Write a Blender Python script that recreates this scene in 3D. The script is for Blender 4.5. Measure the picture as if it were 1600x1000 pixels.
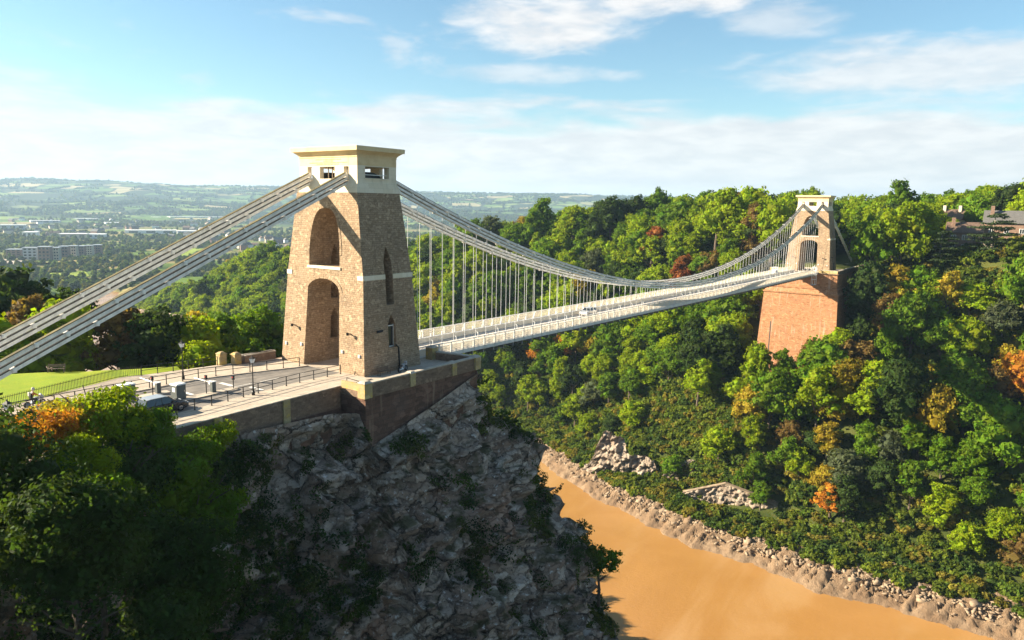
import bpy, bmesh, math, random
import numpy as np
from mathutils import Matrix, Vector
random.seed(7)
rng = np.random.default_rng(11)
scene = bpy.context.scene
for o in list(bpy.data.objects):
    bpy.data.objects.remove(o)
COL = scene.collection

# ------------------------------------------------------------------ camera
# X runs along the bridge from the near tower to the far one, Y to the left, Z up, metres
CAM = np.array([-62.91, -70.30, 19.77])
YAW, PIT, ROL, FPX = 0.6259, -0.1515, 0.0173, 1173.0
_c, _s, _cp, _sp = math.cos(YAW), math.sin(YAW), math.cos(PIT), math.sin(PIT)
FW = np.array([_c*_cp, _s*_cp, _sp]); _R = np.array([_s, -_c, 0.0]); _U = np.array([-_c*_sp, -_s*_sp, _cp])
RT = _R*math.cos(ROL) + _U*math.sin(ROL); UP = -_R*math.sin(ROL) + _U*math.cos(ROL)
cam = bpy.data.cameras.new('camera'); cam_ob = bpy.data.objects.new('camera', cam); COL.objects.link(cam_ob)
cam.sensor_width = 36.0; cam.lens = FPX/1600*36.0; cam.clip_start = 0.5; cam.clip_end = 60000
m = Matrix.Identity(4)
for i in range(3):
    m[i][0], m[i][1], m[i][2], m[i][3] = RT[i], UP[i], -FW[i], CAM[i]
cam_ob.matrix_world = m
scene.camera = cam_ob

def proj(p):
    X = np.asarray(p, float) - CAM
    d = X @ FW
    return 800 + FPX*(X @ RT)/d, 500 - FPX*(X @ UP)/d, d

# ------------------------------------------------------------------ sky, sun, exposure
SUN_EL = math.radians(23.5)
SUN_DIR = Vector((-math.cos(math.radians(57))*math.cos(SUN_EL), math.sin(math.radians(57))*math.cos(SUN_EL), math.sin(SUN_EL)))
world = bpy.data.worlds.new('World'); scene.world = world; world.use_nodes = True
wn, wl = world.node_tree.nodes, world.node_tree.links
wn.clear()
def W(t, **k):
    n = wn.new(t)
    for a, b in k.items(): setattr(n, a, b)
    return n
out = W('ShaderNodeOutputWorld'); bg = W('ShaderNodeBackground'); bg.inputs['Strength'].default_value = 0.05
sky = W('ShaderNodeTexSky', sky_type='NISHITA'); sky.sun_disc = False
sky.sun_elevation = SUN_EL; sky.sun_rotation = math.atan2(SUN_DIR.x, SUN_DIR.y)
sky.altitude = 50; sky.air_density = 1.0; sky.dust_density = 0.4; sky.ozone_density = 2.2
geo = W('ShaderNodeTexCoord'); sep = W('ShaderNodeSeparateXYZ'); wl.new(geo.outputs['Generated'], sep.inputs[0])
def M(op, a=None, b=None, c=None, clamp=False):
    n = W('ShaderNodeMath', operation=op); n.use_clamp = clamp
    for i, v in enumerate((a, b, c)):
        if v is None: continue
        if isinstance(v, (int, float)): n.inputs[i].default_value = v
        else: wl.new(v, n.inputs[i])
    return n.outputs[0]
def SM(v, a, b):
    n = W('ShaderNodeMapRange', interpolation_type='SMOOTHSTEP'); wl.new(v, n.inputs[0])
    n.inputs[1].default_value = a; n.inputs[2].default_value = b
    return n.outputs[0]
az = M('ARCTAN2', sep.outputs[1], sep.outputs[0])          # bearing from the bridge axis, radians
el = M('ARCSINE', sep.outputs[2])
def cloudnoise(sx, sy, ox, oy, detail=7, rough=0.55, dist=0.3):
    cb = W('ShaderNodeCombineXYZ')
    wl.new(M('MULTIPLY_ADD', az, sx, ox), cb.inputs[0]); wl.new(M('MULTIPLY_ADD', el, sy, oy), cb.inputs[1])
    t = W('ShaderNodeTexNoise'); t.inputs['Scale'].default_value = 1.0; t.inputs['Detail'].default_value = detail
    t.inputs['Roughness'].default_value = rough; t.inputs['Distortion'].default_value = dist
    wl.new(cb.outputs[0], t.inputs['Vector'])
    return t.outputs[0]
n1 = cloudnoise(5.5, 26, 1.3, 2.2)          # long low bank
n2 = cloudnoise(7.0, 19, 9.1, 5.4)          # scattered cumulus above it
n3 = cloudnoise(16, 60, 3.7, 0.4, 6, 0.6)   # texture inside the clouds
# low bank: dense under ~7.5 degrees, ragged upper edge
edge = M('MULTIPLY_ADD', n1, 0.16, 0.045)
bank = SM(M('SUBTRACT', edge, el), -0.012, 0.034)
# scattered cloud higher up
cum = SM(n2, 0.545, 0.68)
cum = M('MULTIPLY', cum, SM(el, 0.10, 0.15))
# the one large cumulus above the middle of the span
def blob(a0, e0, ra, re):
    da = M('DIVIDE', M('SUBTRACT', az, a0), ra); de = M('DIVIDE', M('SUBTRACT', el, e0), re)
    return M('ADD', M('MULTIPLY', da, da), M('MULTIPLY', de, de))
def cl(b, k=0.9):
    v = M('SUBTRACT', M('MULTIPLY_ADD', n2, 1.5, M('MULTIPLY', n3, 0.9)), M('MULTIPLY', b, k))
    return SM(v, 0.50, 1.25)
big = M('MAXIMUM', cl(blob(0.60, 0.222, 0.17, 0.050)), cl(blob(0.44, 0.262, 0.15, 0.050)))
big = M('MAXIMUM', big, M('MULTIPLY', cl(blob(0.30, 0.222, 0.10, 0.030)), 0.55))
big = M('MAXIMUM', big, M('MULTIPLY', cl(blob(0.10, 0.160, 0.34, 0.050)), 0.8))
big = M('MAXIMUM', big, M('MULTIPLY', cl(blob(0.60, 0.165, 0.16, 0.020)), 0.6))
cum = M('MULTIPLY', cum, 0.45)
mask = M('MAXIMUM', M('MULTIPLY', bank, 0.92), M('MAXIMUM', cum, big))
mask = M('MULTIPLY', mask, SM(el, -0.02, 0.0))
shade = SM(n3, 0.30, 0.72)
cmix = W('ShaderNodeMix', data_type='RGBA'); wl.new(shade, cmix.inputs[0])
cmix.inputs[6].default_value = (4.35, 4.5, 4.65, 1); cmix.inputs[7].default_value = (5.4, 5.4, 5.35, 1)
tint = W('ShaderNodeMix', data_type='RGBA', blend_type='MULTIPLY'); tint.inputs[0].default_value = 1.0
wl.new(sky.outputs[0], tint.inputs[6]); tint.inputs[7].default_value = (0.86, 1.02, 0.98, 1)
mx = W('ShaderNodeMix', data_type='RGBA'); wl.new(mask, mx.inputs[0]); wl.new(tint.outputs[2], mx.inputs[6]); wl.new(cmix.outputs[2], mx.inputs[7])
wl.new(mx.outputs[2], bg.inputs['Color']); wl.new(bg.outputs[0], out.inputs[0])

sun = bpy.data.lights.new('sun', 'SUN'); sun.energy = 5.0; sun.angle = math.radians(0.53); sun.color = (1.0, 0.87, 0.66)
sun_ob = bpy.data.objects.new('sun', sun); COL.objects.link(sun_ob); sun_ob.location = (-60, 120, 120)
sun_ob.rotation_euler = SUN_DIR.to_track_quat('Z', 'Y').to_euler()
vs = scene.view_settings
vs.view_transform = 'Standard'; vs.look = 'None'; vs.gamma = 1.0; vs.use_curve_mapping = False
vs.exposure = 1.9
scene.render.engine = 'CYCLES'
scene.cycles.max_bounces = 6; scene.cycles.diffuse_bounces = 3; scene.cycles.transparent_max_bounces = 8

# ------------------------------------------------------------------ numeric helpers
def _hash(ix, iy, iz, seed):
    h = (ix.astype(np.int64)*374761393 + iy.astype(np.int64)*668265263 + iz.astype(np.int64)*2147483647 + seed*974634777) & 0xFFFFFFFF
    h = ((h ^ (h >> 13))*1274126177) & 0xFFFFFFFF
    h = ((h ^ (h >> 15))*2246822519) & 0xFFFFFFFF
    return ((h ^ (h >> 16)) & 0xFFFFFF)/float(0xFFFFFF)
def vnoise(x, y, z=None, seed=0):
    x = np.asarray(x, float); y = np.asarray(y, float); z = np.zeros_like(x) if z is None else np.asarray(z, float)
    x, y, z = np.broadcast_arrays(x, y, z)
    ix, iy, iz = np.floor(x), np.floor(y), np.floor(z)
    fx, fy, fz = x-ix, y-iy, z-iz
    fx, fy, fz = fx*fx*(3-2*fx), fy*fy*(3-2*fy), fz*fz*(3-2*fz)
    r = 0
    for a in (0, 1):
        for b in (0, 1):
            for c in (0, 1):
                r = r + _hash(ix+a, iy+b, iz+c, seed)*(fx if a else 1-fx)*(fy if b else 1-fy)*(fz if c else 1-fz)
    return r*2-1
def fbm(x, y, z=None, seed=0, octaves=4, gain=0.5):
    r, a, k = 0, 1.0, 1.0
    for i in range(octaves):
        r = r + a*vnoise(np.asarray(x)*k, np.asarray(y)*k, None if z is None else np.asarray(z)*k, seed+i*17)
        a *= gain; k *= 2.03
    return r
def cells(x, y, z, seed=0):
    """nearest-feature cells: returns id hash, F1, F2"""
    ix, iy, iz = np.floor(x), np.floor(y), np.floor(z)
    f1 = np.full(np.shape(x), 9.0); f2 = f1.copy(); idv = np.zeros(np.shape(x))
    for a in (-1, 0, 1):
        for b in (-1, 0, 1):
            for c in (-1, 0, 1):
                px = ix+a; py = iy+b; pz = iz+c
                d = np.sqrt((px+_hash(px, py, pz, seed)-x)**2 + (py+_hash(px, py, pz, seed+1)-y)**2 + (pz+_hash(px, py, pz, seed+2)-z)**2)
                nid = _hash(px, py, pz, seed+3)
                closer = d < f1
                f2 = np.where(closer, f1, np.minimum(f2, d)); idv = np.where(closer, nid, idv); f1 = np.where(closer, d, f1)
    return idv, f1, f2
def facets(x, y, z, seed=0):
    """flat, tilted plates: one plane per cell"""
    ix, iy, iz = np.floor(x), np.floor(y), np.floor(z); best = np.full(np.shape(x), 9.0); val = np.zeros(np.shape(x))
    for a in (-1, 0, 1):
        for b in (-1, 0, 1):
            for c in (-1, 0, 1):
                px, py, pz = ix+a, iy+b, iz+c
                dx, dy, dz = x-px-_hash(px, py, pz, seed), y-py-_hash(px, py, pz, seed+1), z-pz-_hash(px, py, pz, seed+2)
                d = np.maximum(np.maximum(np.abs(dx), np.abs(dy)*0.7), np.abs(dz)); cl_ = d < best
                pl = (_hash(px, py, pz, seed+3)-0.5) + (_hash(px, py, pz, seed+4)-0.5)*1.1*dx + (_hash(px, py, pz, seed+5)-0.75)*1.2*dz
                val = np.where(cl_, pl, val); best = np.where(cl_, d, best)
    return val
def smooth(v, a, b):
    t = np.clip((np.asarray(v, float)-a)/(b-a), 0, 1)
    return t*t*(3-2*t)

# ------------------------------------------------------------------ mesh helpers
class MB:
    def __init__(s): s.v = []; s.f = []
    def add(s, vs, fs):
        n = len(s.v); s.v.extend([tuple(map(float, p)) for p in vs]); s.f.extend([tuple(i+n for i in f) for f in fs]); return s
    def box(s, x0, x1, y0, y1, z0, z1, rz=0, about=None):
        p = [(x0,y0,z0),(x1,y0,z0),(x1,y1,z0),(x0,y1,z0),(x0,y0,z1),(x1,y0,z1),(x1,y1,z1),(x0,y1,z1)]
        if rz:
            c, q = math.cos(rz), math.sin(rz); ax, ay = about or ((x0+x1)/2, (y0+y1)/2)
            p = [(ax+(a-ax)*c-(b-ay)*q, ay+(a-ax)*q+(b-ay)*c, z) for a, b, z in p]
        return s.add(p, [(0,3,2,1),(4,5,6,7),(0,1,5,4),(1,2,6,5),(2,3,7,6),(3,0,4,7)])
    def frustum(s, lo, hi):
        """lo, hi: (x0,x1,y0,y1,z)"""
        p = []
        for x0, x1, y0, y1, z in (lo, hi): p += [(x0,y0,z),(x1,y0,z),(x1,y1,z),(x0,y1,z)]
        return s.add(p, [(0,3,2,1),(4,5,6,7),(0,1,5,4),(1,2,6,5),(2,3,7,6),(3,0,4,7)])
    def beam(s, a, b, w, h, up=(0,0,1)):
        a, b = Vector(a), Vector(b); d = (b-a).normalized(); u = Vector(up)
        if abs(d.dot(u)) > 0.99: u = Vector((1,0,0))
        r = d.cross(u).normalized(); u = r.cross(d).normalized()
        p = [q + r*(i*w/2) + u*(j*h/2) for q in (a, b) for i, j in ((-1,-1),(1,-1),(1,1),(-1,1))]
        return s.add(p, [(0,1,2,3),(7,6,5,4),(0,4,5,1),(1,5,6,2),(2,6,7,3),(3,7,4,0)])
    def tube(s, pts, rad, n=8, cap=True):
        pts = [Vector(p) for p in pts]; k = len(pts)
        if not hasattr(rad, '__len__'): rad = [rad]*k
        vs, prev = [], None
        for i, p in enumerate(pts):
            d = (pts[min(i+1, k-1)]-pts[max(i-1, 0)]).normalized()
            if prev is None: u = Vector((0,0,1)) if abs(d.z) < .95 else Vector((1,0,0))
            else: u = prev
            r = d.cross(u).normalized(); u = r.cross(d).normalized(); prev = u
            vs += [p + (r*math.cos(2*math.pi*j/n) + u*math.sin(2*math.pi*j/n))*rad[i] for j in range(n)]
        fs = [(i*n+j, i*n+(j+1) % n, (i+1)*n+(j+1) % n, (i+1)*n+j) for i in range(k-1) for j in range(n)]
        if cap: fs += [tuple(range(n))[::-1], tuple(range((k-1)*n, k*n))]
        return s.add(vs, fs)
    def lathe(s, prof, cx=0, cy=0, n=12):
        vs = [(cx+r*math.cos(2*math.pi*j/n), cy+r*math.sin(2*math.pi*j/n), z) for r, z in prof for j in range(n)]
        k = len(prof)
        fs = [(i*n+j, i*n+(j+1) % n, (i+1)*n+(j+1) % n, (i+1)*n+j) for i in range(k-1) for j in range(n)]
        fs += [tuple(range(n))[::-1], tuple(range((k-1)*n, k*n))]
        return s.add(vs, fs)
    def prism(s, poly, y0, y1, axis='y'):
        """poly in (x,z) extruded along y, in (y,z) along x, or in (x,y) along z"""
        def P(a, b, t): return (a, t, b) if axis == 'y' else ((t, a, b) if axis == 'x' else (a, b, t))
        n = len(poly); vs = [P(a, b, y0) for a, b in poly] + [P(a, b, y1) for a, b in poly]
        fs = [tuple(range(n)), tuple(range(n, 2*n))[::-1]] + [(i, n+i, n+(i+1) % n, (i+1) % n) for i in range(n)]
        return s.add(vs, fs)
    def mesh(s, name):
        me = bpy.data.meshes.new(name); me.from_pydata(s.v, [], s.f)
        bm = bmesh.new(); bm.from_mesh(me); bmesh.ops.recalc_face_normals(bm, faces=bm.faces); bm.to_mesh(me); bm.free()
        return me
    def build(s, name, mat, parent=None, loc=(0,0,0), rz=0, smooth=False, bevel=0):
        me = s.mesh(name); return link(name, me, mat, parent, loc, rz, smooth, bevel)
def link(name, me, mat=None, parent=None, loc=(0,0,0), rz=0, smooth=False, bevel=0):
    o = bpy.data.objects.new(name, me); COL.objects.link(o)
    if mat and not me.materials: me.materials.append(mat)
    if smooth: me.polygons.foreach_set('use_smooth', [True]*len(me.polygons))
    o.location = loc; o.rotation_euler = (0,0,rz)
    if parent: o.parent = parent
    if bevel:
        b = o.modifiers.new('bevel', 'BEVEL'); b.width = bevel; b.segments = 1; b.limit_method = 'ANGLE'
    return o
def npmesh(name, v, f):
    """v (n,3), f (m,3|4) arrays"""
    me = bpy.data.meshes.new(name); n = len(v); k = f.shape[1]
    me.vertices.add(n); me.vertices.foreach_set('co', np.ascontiguousarray(v, np.float32).ravel())
    me.loops.add(f.size); me.loops.foreach_set('vertex_index', np.ascontiguousarray(f, np.int32).ravel())
    me.polygons.add(len(f)); me.polygons.foreach_set('loop_start', np.arange(0, f.size, k, dtype=np.int32))
    try: me.polygons.foreach_set('loop_total', np.full(len(f), k, np.int32))
    except Exception: pass
    me.update(calc_edges=True); me.validate()
    return me
def grid_faces(nu, nv):
    i, j = np.meshgrid(np.arange(nu-1), np.arange(nv-1), indexing='ij'); a = (i*nv+j).ravel()
    return np.stack([a, a+nv, a+nv+1, a+1], 1)
def thing(name, label, cat, loc=(0,0,0), rz=0, group=None):
    o = bpy.data.objects.new(name, None); COL.objects.link(o); o.empty_display_size = 0.3
    o.location = loc; o.rotation_euler = (0,0,rz); return tag(o, label, cat, group)
def tag(o, label, cat, group=None):
    o['label'] = label; o['category'] = cat
    if group: o['group'] = group
    return o
def struct(o): o['kind'] = 'structure'; return o
def stuff(o, label=None, cat=None):
    o['kind'] = 'stuff'
    if label: o['label'] = label
    if cat: o['category'] = cat
    return o
def dup(root, loc, rz=0, label=None, group=None, scale=None):
    r = root.copy(); COL.objects.link(r); r.location = loc; r.rotation_euler = (0,0,rz)
    if scale: r.scale = scale
    if label: r['label'] = label
    if group: r['group'] = group
    for ch in list(root.children):
        c = ch.copy(); COL.objects.link(c); c.parent = r
        for g in list(ch.children):
            d = g.copy(); COL.objects.link(d); d.parent = c
    return r
def boolean(base, cutters):
    """base, cutters: MB; returns the cut mesh"""
    ob = base.build('tmp_base', None)
    tmp = []
    for c in cutters:
        co = c.build('tmp_cut', None); tmp.append(co)
        b = ob.modifiers.new('b', 'BOOLEAN'); b.operation = 'DIFFERENCE'; b.solver = 'EXACT'; b.object = co
    dg = bpy.context.evaluated_depsgraph_get(); dg.update()
    me = bpy.data.meshes.new_from_object(ob.evaluated_get(dg))
    for t in tmp+[ob]:
        d = t.data; bpy.data.objects.remove(t); bpy.data.meshes.remove(d)
    me.materials.clear()
    return me
# ------------------------------------------------------------------ materials
class NT:
    def __init__(s, name):
        s.m = bpy.data.materials.new(name); s.m.use_nodes = True; s.t = s.m.node_tree; s.n = s.t.nodes; s.n.clear()
        s.out = s.n.new('ShaderNodeOutputMaterial'); s.p = s.n.new('ShaderNodeBsdfPrincipled'); s.l(s.p.outputs[0], s.out.inputs[0])
        s.p.inputs['Roughness'].default_value = 0.85; s.p.inputs['Specular IOR Level'].default_value = 0.25
    def l(s, a, b): s.t.links.new(a, b)
    def new(s, t, **k):
        n = s.n.new(t)
        for a, b in k.items(): setattr(n, a, b)
        return n
    def set(s, sock, v):
        if isinstance(v, (int, float)): sock.default_value = v
        elif isinstance(v, tuple): sock.default_value = v if len(v) == 4 or sock.type == 'VECTOR' else (*v, 1)
        else: s.l(v, sock)
    def math(s, op, a, b=None, c=None, clamp=False):
        n = s.new('ShaderNodeMath', operation=op); n.use_clamp = clamp
        for i, v in enumerate((a, b, c)):
            if v is not None: s.set(n.inputs[i], v)
        return n.outputs[0]
    def mix(s, f, a, b, mode='MIX'):
        n = s.new('ShaderNodeMix', data_type='RGBA', blend_type=mode); s.set(n.inputs[0], f); s.set(n.inputs[6], a); s.set(n.inputs[7], b); return n.outputs[2]
    def noise(s, scale, detail=4, rough=0.55, vec=None, dist=0):
        n = s.new('ShaderNodeTexNoise'); n.inputs['Scale'].default_value = scale; n.inputs['Detail'].default_value = detail
        n.inputs['Roughness'].default_value = rough; n.inputs['Distortion'].default_value = dist
        s.l(vec if vec is not None else s.obj(), n.inputs['Vector']); return n.outputs[0]
    def obj(s):
        if not hasattr(s, '_o'): s._o = s.new('ShaderNodeTexCoord').outputs['Object']
        return s._o
    def pos(s):
        if not hasattr(s, '_p'): s._p = s.new('ShaderNodeNewGeometry').outputs['Position']
        return s._p
    def scaled(s, v, sc):
        n = s.new('ShaderNodeVectorMath', operation='MULTIPLY'); s.l(v, n.inputs[0]); n.inputs[1].default_value = sc; return n.outputs[0]
    def ss(s, v, a, b, lo=0.0, hi=1.0):
        n = s.new('ShaderNodeMapRange', interpolation_type='SMOOTHSTEP'); s.set(n.inputs[0], v)
        n.inputs[1].default_value = a; n.inputs[2].default_value = b; n.inputs[3].default_value = lo; n.inputs[4].default_value = hi; return n.outputs[0]
    def bump(s, h, strength=0.5, dist=0.05, nrm=None):
        n = s.new('ShaderNodeBump'); n.inputs['Strength'].default_value = strength; n.inputs['Distance'].default_value = dist
        s.set(n.inputs['Height'], h)
        if nrm is not None: s.l(nrm, n.inputs['Normal'])
        return n.outputs[0]
    def col(s, c): s.set(s.p.inputs['Base Color'], c); return s
    def rough(s, r): s.set(s.p.inputs['Roughness'], r); return s
    def nrm(s, n): s.l(n, s.p.inputs['Normal']); return s
    def boxuv(s):
        """(horizontal along the wall, height) on walls of any facing"""
        o = s.new('ShaderNodeSeparateXYZ'); s.l(s.obj(), o.inputs[0])
        nn = s.new('ShaderNodeSeparateXYZ'); s.l(s.new('ShaderNodeTexCoord').outputs['Normal'], nn.inputs[0])
        ax = s.math('ABSOLUTE', nn.outputs[0]); ay = s.math('ABSOLUTE', nn.outputs[1]); azz = s.math('ABSOLUTE', nn.outputs[2])
        isx = s.math('GREATER_THAN', ax, ay); flat = s.math('GREATER_THAN', azz, 0.8)
        u = s.math('MULTIPLY_ADD', isx, s.math('SUBTRACT', o.outputs[1], o.outputs[0]), o.outputs[0])
        v = s.math('MULTIPLY_ADD', flat, s.math('SUBTRACT', o.outputs[1], o.outputs[2]), o.outputs[2])
        c = s.new('ShaderNodeCombineXYZ'); s.l(u, c.inputs[0]); s.l(v, c.inputs[1]); return c.outputs[0]

def plain(name, c, r=0.6, var=0.15, scale=3.0, bump=0.0, metal=0.0, spec=0.3):
    t = NT(name); n = t.noise(scale, 5, 0.6)
    t.col(t.mix(t.ss(n, 0.3, 0.7), tuple(x*(1-var) for x in c), tuple(min(1, x*(1+var)) for x in c))).rough(r)
    t.p.inputs['Metallic'].default_value = metal; t.p.inputs['Specular IOR Level'].default_value = spec
    if bump: t.nrm(t.bump(t.noise(scale*6, 5, 0.6), bump, 0.02))
    return t.m

def masonry(name, c1, c2, mortar, bw, bh, msize=0.02, bump=0.6, jitter=0.05, stain=(0.1,0.08,0.07), stainamt=0.35, streak=None, lichen=None):
    t = NT(name); uv = t.boxuv()
    wob = t.new('ShaderNodeTexNoise'); wob.inputs['Scale'].default_value = 1.3; t.l(uv, wob.inputs['Vector'])
    add = t.new('ShaderNodeVectorMath', operation='MULTIPLY_ADD'); t.l(wob.outputs['Color'], add.inputs[0]); add.inputs[1].default_value = (jitter*2, jitter, 0); t.l(uv, add.inputs[2])
    br = t.new('ShaderNodeTexBrick'); t.l(add.outputs[0], br.inputs['Vector']); br.offset = 0.5; br.squash = 0.72; br.squash_frequency = 3
    br.inputs['Scale'].default_value = 1.0; br.inputs['Brick Width'].default_value = bw; br.inputs['Row Height'].default_value = bh
    br.inputs['Mortar Size'].default_value = msize; br.inputs['Mortar Smooth'].default_value = 0.2; br.inputs['Bias'].default_value = 0.0
    br.inputs['Color1'].default_value = (*c1, 1); br.inputs['Color2'].default_value = (*c2, 1); br.inputs['Mortar'].default_value = (*mortar, 1)
    big = t.noise(0.22, 5, 0.6); fine = t.noise(7, 4, 0.7)
    c = t.mix(t.ss(fine, 0.25, 0.75, 0.0, 0.55), br.outputs['Color'], t.mix(1.0, br.outputs['Color'], (0.45,0.42,0.40), 'MULTIPLY'))
    # single dark and pale stones
    vo = t.new('ShaderNodeTexVoronoi'); vo.inputs['Scale'].default_value = 1.0; t.l(t.scaled(uv, (1.4/bw, 1.0/bh, 1)), vo.inputs['Vector'])
    sv = t.new('ShaderNodeSeparateColor'); t.l(vo.outputs['Color'], sv.inputs[0])
    c = t.mix(t.ss(sv.outputs[0], 0.84, 0.92, 0, 0.42), c, tuple(x*0.42 for x in c1))
    c = t.mix(t.ss(sv.outputs[1], 0.86, 0.94, 0, 0.35), c, tuple(min(0.75, x*1.55) for x in c2))
    c = t.mix(t.ss(big, 0.48, 0.72, 0, stainamt), c, stain)
    if streak:
        st = t.noise(1.0, 4, 0.6, t.scaled(uv, (1.3, 0.12, 1)))
        c = t.mix(t.ss(st, 0.56, 0.70, 0, 0.6), c, streak)
    if lichen:
        c = t.mix(t.ss(t.noise(1.6, 5, 0.65), 0.50, 0.66, 0, 0.8), c, lichen)
    h = t.math('ADD', t.math('MULTIPLY', br.outputs['Fac'], -1.0), t.math('MULTIPLY', fine, 0.9))
    h = t.math('ADD', h, t.math('MULTIPLY', sv.outputs[2], 0.6))
    t.col(c).rough(0.92).nrm(t.bump(h, bump, 0.05)); t.p.inputs['Specular IOR Level'].default_value = 0.12
    return t.m

MAT = {}
MAT['stone'] = masonry('tower_rubble_stone', (0.36,0.25,0.155), (0.46,0.34,0.225), (0.27,0.20,0.14), 0.52, 0.24, 0.022, 0.8, streak=(0.20,0.14,0.095))
MAT['wallstone'] = masonry('parapet_stone', (0.22,0.145,0.10), (0.30,0.205,0.14), (0.24,0.18,0.13), 0.6, 0.24, 0.018, 0.8)
MAT['darkstone'] = masonry('retaining_wall_stone', (0.13,0.072,0.052), (0.20,0.115,0.082), (0.10,0.068,0.055), 1.25, 0.5, 0.02, 0.6, streak=(0.28,0.19,0.13))
MAT['redstone'] = masonry('red_sandstone_blocks', (0.38,0.175,0.08), (0.46,0.235,0.12), (0.42,0.29,0.20), 0.95, 0.36, 0.022, 0.6, stain=(0.24,0.12,0.075), streak=(0.48,0.35,0.27))
MAT['ochre'] = masonry('lichened_quoin_stone', (0.42,0.30,0.14), (0.50,0.39,0.21), (0.4,0.3,0.18), 1.2, 0.55, 0.012, 0.4, lichen=(0.50,0.34,0.08))
MAT['brickhouse'] = masonry('house_brick', (0.24,0.145,0.10), (0.32,0.20,0.14), (0.34,0.28,0.24), 0.5, 0.16, 0.012, 0.3)
MAT['rubblewall'] = masonry('pale_rubble_wall', (0.40,0.36,0.31), (0.56,0.51,0.45), (0.22,0.20,0.16), 1.1, 0.7, 0.06, 1.0, jitter=0.25)

def cream():
    t = NT('cream_limestone'); n = t.noise(0.6, 6, 0.65); f = t.noise(9, 4, 0.6)
    c = t.mix(t.ss(n, 0.35, 0.75), (0.72,0.56,0.33), (0.60,0.44,0.24))
    c = t.mix(t.ss(f, 0.5, 0.8, 0, 0.25), c, (0.42,0.32,0.20))
    t.col(c).rough(0.8).nrm(t.bump(f, 0.15, 0.02)); return t.m
def limestone():
    t = NT('pale_limestone_ashlar'); uv = t.boxuv()
    br = t.new('ShaderNodeTexBrick'); t.l(uv, br.inputs['Vector']); br.inputs['Scale'].default_value = 1; br.inputs['Brick Width'].default_value = 1.5
    br.inputs['Row Height'].default_value = 0.55; br.inputs['Mortar Size'].default_value = 0.008
    br.inputs['Color1'].default_value = (0.68,0.58,0.42,1); br.inputs['Color2'].default_value = (0.74,0.65,0.50,1); br.inputs['Mortar'].default_value = (0.5,0.42,0.3,1)
    st = t.noise(1.0, 5, 0.6, t.scaled(uv, (1.5, 0.25, 1)))
    c = t.mix(t.ss(st, 0.5, 0.75, 0, 0.5), br.outputs['Color'], (0.44,0.38,0.27))
    t.col(c).rough(0.85).nrm(t.bump(t.noise(8, 4, 0.6), 0.2, 0.02)); return t.m
MAT['cream'] = cream(); MAT['lime'] = limestone()
MAT['dark'] = plain('black_painted_iron', (0.012,0.012,0.013), 0.45)
MAT['interior'] = plain('saddle_chamber_iron', (0.05,0.05,0.05), 0.7)
MAT['letters'] = plain('incised_letters', (0.36,0.23,0.09), 0.9)
MAT['white'] = plain('white_paint', (0.78,0.77,0.74), 0.5, 0.06)
MAT['steelwhite'] = plain('off_white_bridge_paint', (0.66,0.64,0.60), 0.5, 0.10, 1.5)
MAT['lattice'] = plain('cream_lattice_paint', (0.66,0.60,0.50), 0.55, 0.10, 1.5)
MAT['chain'] = plain('grey_chain_paint', (0.80,0.77,0.71), 0.5, 0.18, 1.2, 0.05)
MAT['rod'] = plain('pale_grey_rod_paint', (0.62,0.62,0.61), 0.5, 0.08)
MAT['chaintop'] = plain('lichened_chain_cover', (0.105,0.088,0.04), 0.9, 0.4, 0.9)
MAT['chaingapshade'] = plain('painted_gap_shade', (0.018,0.016,0.014), 0.9, 0.3, 1.2)  # near-black, painted in for the shade between chain tiers
MAT['deckwood'] = plain('pale_footway_planks', (0.58,0.51,0.43), 0.85, 0.10, 2.0)
MAT['underside'] = plain('grey_girder_paint', (0.24,0.24,0.24), 0.7, 0.2)
MAT['concrete'] = plain('pale_kerb_stone', (0.42,0.36,0.29), 0.9, 0.18, 1.5, 0.2)
MAT['greycabinet'] = plain('grey_green_cabinet_paint', (0.085,0.095,0.09), 0.55, 0.1)
MAT['cabinettop'] = plain('pale_cabinet_roof', (0.62,0.63,0.62), 0.5, 0.08)
MAT['glass'] = plain('window_glass', (0.02,0.025,0.03), 0.08, 0.0, spec=0.7)
MAT['lampglass'] = plain('lantern_glass', (0.70,0.72,0.74), 0.2, 0.02, spec=0.6)
MAT['rubber'] = plain('tyre_rubber', (0.015,0.015,0.015), 0.85)
MAT['chrome'] = plain('bright_metal', (0.6,0.6,0.62), 0.25, 0.05, metal=1.0)
MAT['carblack'] = plain('dark_car_paint', (0.012,0.014,0.018), 0.18, 0.0, spec=0.6)
MAT['carsilver'] = plain('silver_car_paint', (0.40,0.41,0.42), 0.22, 0.0, spec=0.6, metal=0.3)
MAT['redlamp'] = plain('red_lamp_glass', (0.45,0.02,0.02), 0.3)
MAT['yellowplate'] = plain('yellow_plate', (0.7,0.5,0.04), 0.5)
MAT['skin'] = plain('skin', (0.50,0.30,0.21), 0.6, 0.05)
MAT['blackcloth'] = plain('black_leather', (0.014,0.013,0.013), 0.6)
MAT['orangecloth'] = plain('orange_sleeves', (0.45,0.13,0.03), 0.8)
MAT['greycloth'] = plain('pale_backpack', (0.38,0.36,0.33), 0.8)
MAT['slate'] = plain('slate_roof', (0.11,0.105,0.10), 0.8, 0.2, 2.0)
MAT['tileroof'] = plain('brown_tile_roof', (0.13,0.085,0.062), 0.85, 0.2, 2.0)
MAT['render'] = plain('pale_render', (0.46,0.40,0.31), 0.85, 0.08, 0.5)
MAT['whitewall'] = plain('white_cladding', (0.70,0.70,0.69), 0.7, 0.05, 0.3)
MAT['greywall'] = plain('blue_grey_cladding', (0.34,0.38,0.42), 0.7, 0.08, 0.3)
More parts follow.
